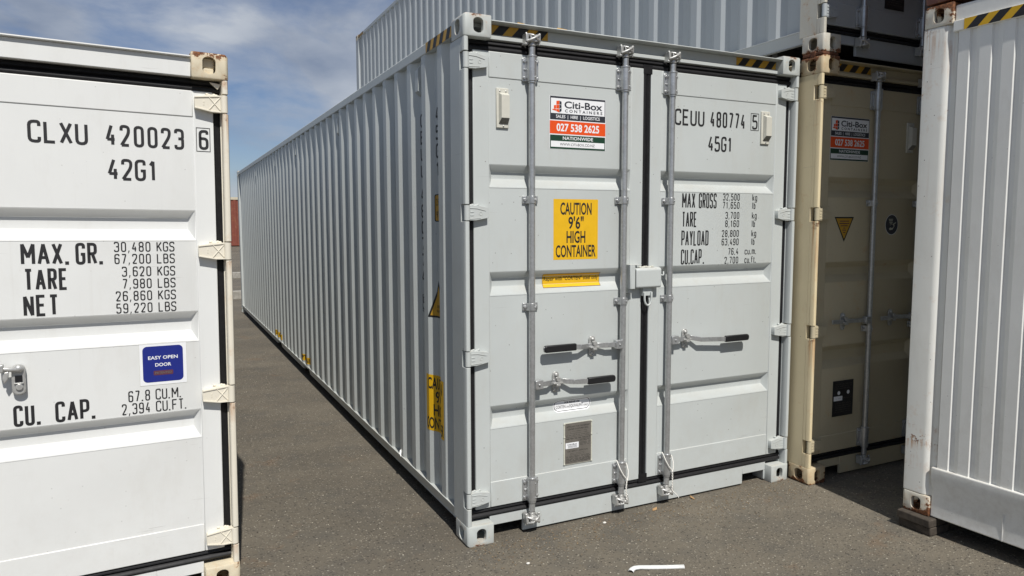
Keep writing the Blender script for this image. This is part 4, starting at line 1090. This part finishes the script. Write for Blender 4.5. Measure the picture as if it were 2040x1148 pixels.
d.poly([(-.030, -.030), (.000, -.006), (.040, .010), (.046, .018), (.020, .010), (.030, -.010), (.008, -.036), (-.020, -.040)], 'plate_frame', 3); d.ell(0, -.012, .020, .012, 'navy_grey', 4, 16)
d.build('sticker', lc[-1], lambda u, v: fmD(.816+u, 1.785+v), label='dark oval emblem sticker')
p = data_plate(creamc, .270, .436, .476, .690, 'plate_dark', fmD, True)
d = Decal(); hazard(d, 0, 0, .345, .050, 3); d.build('hazard_tape', creamc, lambda u, v: ((.195+u, .062, 2.818+v), (0, -1, 0)))

# ------------------------------------------------------------------ UPPER container stacked on the cream one
ZU = H+.022
upc = thing('shipping_container', 'blue grey container with ribbed side, stacked on the cream one', 'container', (2.470, -.150, ZU))
container_body(upc, H, 12.192, 'upper', 'upper_cast', start=.42)
rear_end(upc, H, 12.192, 'upper')
lu = outfit(upc, H, 'upper', RM, (2.585, .337), HN, None, post_mat='upper_cast')
lock_rod(upc, .400, H, (1.93, 1.33), (1, .878, .168, .362, .556, .868)); lock_rod(upc, 1.02, H, (1.93, 1.33), (-1, 1.07, -.205, -.342, -.556, 1.08)); lock_rod(upc, 1.38, H, (1.93, 1.33), (1, 1.066, .146, .448, .648, 1.043))
data_plate(upc, .640, .360, .840, .616, 'plate_dark', fmD, True)
d = Decal(); hazard(d, 0, 0, .42, .058, 4, lean=.55); d.build('hazard_tape', upc, lambda u, v: ((.004, 12.0-u, 2.812+v), (-1, 0, 0)))
# twistlocks between the two boxes
for k, (x, y, lb_) in enumerate(((2.54, -.07, 'rusty twistlock between the cream container and the blue grey one above'),)):
    a = MB(); a.box(-.075, .07, -.08, .085, .0012, .0205); a.cyl((0, 0, -.03), (0, 0, .05), .03, 12); a.box(-.078, -.05, -.02, .02, -.010, .030)
    o = a.build('twistlock', 'rusty', bevel=.004); o.location = (x, y, H); tag(o, lb_, 'twistlock')

# ------------------------------------------------------------------ RIGHT container (off white, ribbed end wall, on timber) and the brown one on top
def ribbed_container(name, label, z0, mat, post, cast, h, Lr, visible=True):
    th = R(90)+.0346
    Rz = Matrix.Rotation(th, 4, 'Z')
    o = Vector((2.457, -.843, z0))-(Rz @ Vector((CW, Lr, 0)))
    t = thing(name, label, 'container', o, (0, 0, th))
    cme = casting_mesh(cast)
    for ix in (0, 1):
        for iy in (0, 1):
            for iz in (0, 1): inst(cme, 'corner_casting', t, (ix*CW, iy*Lr, iz*h), (0,0,0), (1-2*ix, 1-2*iy, 1-2*iz))
    # wide corner posts of the end wall
    for ix in (0, 1):
        X = lambda s: CW-s if ix == 0 else s
        pts = [(X(.002), Lr-.002), (X(.115), Lr-.002), (X(.132), Lr-.006), (X(.142), Lr-.016), (X(.150), Lr-.026), (X(.185), Lr-.028), (X(.185), Lr-.06), (X(.002), Lr-.17)]
        a = MB(); a.prism(pts, 'z', .1185, h-.1185); a.build('corner_post', post, t, bevel=.006)
    # ribbed sheet
    P = []; s = .1855; pitch = .1125; p0 = .2485-pitch*.5
    prof = [(.1855, .0285), (.200, .0285)]
    s = .250-.058
    while s+.06 < CW-.20:
        prof += [(s, .014), (s+.058, .014), (s+.065, .025), (s+.086, .025)]
        s += pitch
    prof += [(CW-.1855, .0285)]
    zb, zt = .290, h-.162
    vs_ = []; 
    for q, dpt in prof: vs_ += [(CW-q, Lr-dpt, zb), (CW-q, Lr-dpt, zt)]
    a = MB(); a.add(vs_, [(2*i, 2*i+1, 2*i+3, 2*i+2) for i in range(len(prof)-1)])
    o2 = a.build('ribbed_end_wall', mat, t, smooth=0)
    # top end rail and deep bottom sill with rounded shoulder
    a = MB(); a.box(.163, CW-.163, Lr-.075, Lr-.004, h-.165, h-.105); a.box(.163, CW-.163, Lr-.10, Lr-.020, h-.1049, h-.020); a.build('top_end_rail', mat, t, bevel=.006)
    a = MB(); a.prism([(Lr-.002, .296), (Lr-.06, .300), (Lr-.06, .004), (Lr-.014, .004), (Lr-.022, .176), (Lr-.002, .226)], 'x', .1635, CW-.1635); a.build('bottom_end_sill', mat, t, bevel=.006)
    a = MB()
    for x in (.55, .98, 1.5): a.box(CW-x-.004, CW-x, Lr-.03, Lr-.0132, .006, .150)
    a.build('weld_seam', mat, t)
    # long sides, roof, floor, closed near end
    for ix in (0, 1):
        pf = side_profile(Lr, start=.36); X = lambda d_: d_ if ix == 0 else CW-d_
        vs_ = []
        for y, d_ in pf: vs_ += [(X(d_), y, .16), (X(d_), y, h-.08)]
        a = MB(); a.add(vs_, [(2*i, 2*i+1, 2*i+3, 2*i+2) for i in range(len(pf)-1)]); a.build('side_wall', mat, t, smooth=0)
        a = MB(); x0, x1 = sorted((X(.004), X(.06))); a.box(x0, x1, .17, Lr-.185, h-.085, h-.025); a.build('top_rail', mat, t, bevel=.005)
        a = MB(); a.box(x0, x1, .17, Lr-.185, .02, .168); a.build('bottom_rail', mat, t, bevel=.005)
    a = MB(); a.box(.062, CW-.062, .1, Lr-.11, h-.05, h-.026); a.build('roof', mat, t)
    a = MB(); a.box(.062, CW-.062, .1, Lr-.11, .06, .15); a.build('floor', 'dark', t)
    a = MB(); a.box(.01, CW-.01, .02, .09, .12, h-.12); a.build('door', mat, t)
    return t
ZR = .100
rightc = ribbed_container('shipping_container', 'off white container with ribbed end wall standing on timber, at the right edge', ZR, 'right', 'right_post', 'right_cast', H, 6.058)
d = Decal(); hazard(d, 0, 0, 1.0, .056, 9, lean=1.0, base='yellow')
d.build('hazard_tape', rightc, lambda u, v: ((CW-.222-u, 6.058-.004, 2.733+v), (0, 1, 0)))
brownc = ribbed_container('shipping_container', 'rusty brown container on top of the off white one', ZR+H+.012, 'brown', 'brown', 'brown', 2.591, 6.058)
# timber under the visible corner
for k, (z0, z1, dx, lb_) in enumerate(((.052, ZR-.001, 0, 'weathered plank directly under the off white container corner, upper of the pair'), (.002, .051, .012, 'weathered plank lying on the ground under the upper plank'))):
    a = MB(); a.box(0, .17, 0, .20, z0, z1)
    o = a.build('timber_plank', 'timber', bevel=.006); o.location = (2.418+dx, -1.045, 0); o.rotation_euler = (0, 0, .02-.03*k); tag(o, lb_, 'plank', 'timber packing')

# ------------------------------------------------------------------ red container far behind
redc = thing('shipping_container', 'distant oxide red container with pale top rail, beyond the kerbs', 'container', (-3.0, 36.8, .70))
a = MB(); pf = side_profile(12.192)
vs_ = []
for y, d_ in pf: vs_ += [(y, d_, .16), (y, d_, 2.45)]
a.add(vs_, [(2*i, 2*i+2, 2*i+3, 2*i+1) for i in range(len(pf)-1)]); a.build('side_wall', 'red', redc, smooth=0)
a = MB(); a.box(.17, 12.02, .0, .06, 2.45, 2.58); a.build('top_rail', 'redtop', redc)
a = MB(); a.box(.17, 12.02, .0, .06, .05, .165); a.build('bottom_rail', 'red', redc)
a = MB(); a.box(.05, 12.14, .06, 2.43, .10, 2.575); a.build('body', 'red', redc)
for x in (0.0, 12.03): a = MB(); a.box(x, x+.16, .003, .17, 0.0, 2.591); a.build('corner_post', 'red', redc, bevel=.01)

# ------------------------------------------------------------------ litter on the asphalt
a = MB(); pts = [(.648, -.628), (.664, -.616), (.685, -.610), (.715, -.612), (.760, -.627), (.850, -.665), (.934, -.702)]
prof = [(-.014, .0), (-.012, .007), (-.006, .011), (.006, .011), (.012, .007), (.014, .0)]
vs_ = []; fs = []
for i, p in enumerate(pts):
    q0 = Vector(pts[max(i-1, 0)]); q1 = Vector(pts[min(i+1, len(pts)-1)]); dd_ = (q1-q0).normalized(); nn = Vector((-dd_.y, dd_.x))
    for w_, z_ in prof: vs_.append((p[0]+nn.x*w_, p[1]+nn.y*w_, .002+z_+.004*math.sin(i*.9)))
k = len(prof)
for i in range(len(pts)-1):
    for j in range(k-1): fs.append((i*k+j, i*k+j+1, (i+1)*k+j+1, (i+1)*k+j))
a.add(vs_, fs); o = a.build('plastic_strip', 'plastic', smooth=60); sm_ = o.modifiers.new('thickness', 'SOLIDIFY'); sm_.thickness = .0015
tag(o, 'bent white plastic trim strip lying on the asphalt', 'plastic strip')
def stone(x, y, r, lb_, mat='pebble', grp='loose stones'):
    a = MB(); a.ball((0, 0, 0), r, sz=(1.25, .9, .6), n=9, k=6); rnd = random.Random(int(x*1000)); a.v = [(p[0]*rnd.uniform(.85, 1.15), p[1]*rnd.uniform(.85, 1.15), p[2]) for p in a.v]
    o = a.build('stone_chip', mat, smooth=60); o.location = (x, y, r*.5); tag(o, lb_, 'stone', grp)
stone(.868, -.052, .010, 'white stone chip on the asphalt in front of the left door sill')
stone(.217, -.308, .009, 'white stone chip on the asphalt before the near corner casting')
for x, y, rz, lb_ in ((1.262, .148-.17, .4, 'small dry leaf under the right door sill, nearer the seam'), (1.60, .02, 1.5, 'small dry leaf on the asphalt before the right door')):
    a = MB(); a.add([(-.024, 0, .003), (-.008, .010, .008), (.012, .009, .006), (.028, 0, .012), (.010, -.011, .005), (-.010, -.009, .003)], [(0, 5, 4, 3, 2, 1)])
    o = a.build('dry_leaf', 'leaf', smooth=0); o.location = (x, y, .001); o.rotation_euler = (0, 0, rz); sm_ = o.modifiers.new('thickness', 'SOLIDIFY'); sm_.thickness = .0012
    tag(o, lb_, 'leaf', 'dry leaves')

# ------------------------------------------------------------------ grit and chips, thick along the sill and thin elsewhere
def grit(name, n, mat, lb_, seed, spot, smin, smax):
    rnd = random.Random(seed); a = MB()
    while n:
        x, y = spot(rnd)
        if -.02 < x < 2.46 and y > -.004 and not (.06 < y < .0): continue
        n -= 1; r = smin+(smax-smin)*rnd.random()**2.2; q = rnd.uniform(0, 6.28); e = rnd.uniform(.55, 1)
        c, s_ = math.cos(q), math.sin(q); P = []
        for dx, dy, dz in ((1, 0, 0), (0, e, .1), (-1, .1, 0), (.1, -e, 0), (.15, .1, .75), (0, 0, -.4)):
            dx *= rnd.uniform(.75, 1.2); dy *= rnd.uniform(.75, 1.2); P.append((x+r*(c*dx-s_*dy), y+r*(s_*dx+c*dy), .001+r*.35+r*dz))
        a.add(P, [(0, 1, 4), (1, 2, 4), (2, 3, 4), (3, 0, 4), (1, 0, 5), (2, 1, 5), (3, 2, 5), (0, 3, 5)])
    o = a.build(name, mat, smooth=0); o['kind'] = 'stuff'; o['label'] = lb_; o['category'] = 'gravel'
def near_sill(r): return (r.uniform(.0, 2.45), -.005-abs(r.gauss(0, .16)))
def all_over(r):
    while True:
        x, y = r.uniform(-1.3, 3.0), r.uniform(-1.6, 7)
        if x < 0 or y < 0: return x, y
grit('pale_grit', 1600, 'grit_pale', 'pale stone grit strewn over the asphalt', 11, all_over, .002, .006)
grit('brown_grit', 1500, 'grit_brown', 'brown grit and crumbs gathered along the door sill', 12, near_sill, .0015, .006)
grit('dark_grit', 900, 'grit_dark', 'dark stone crumbs strewn over the asphalt', 13, all_over, .002, .006)
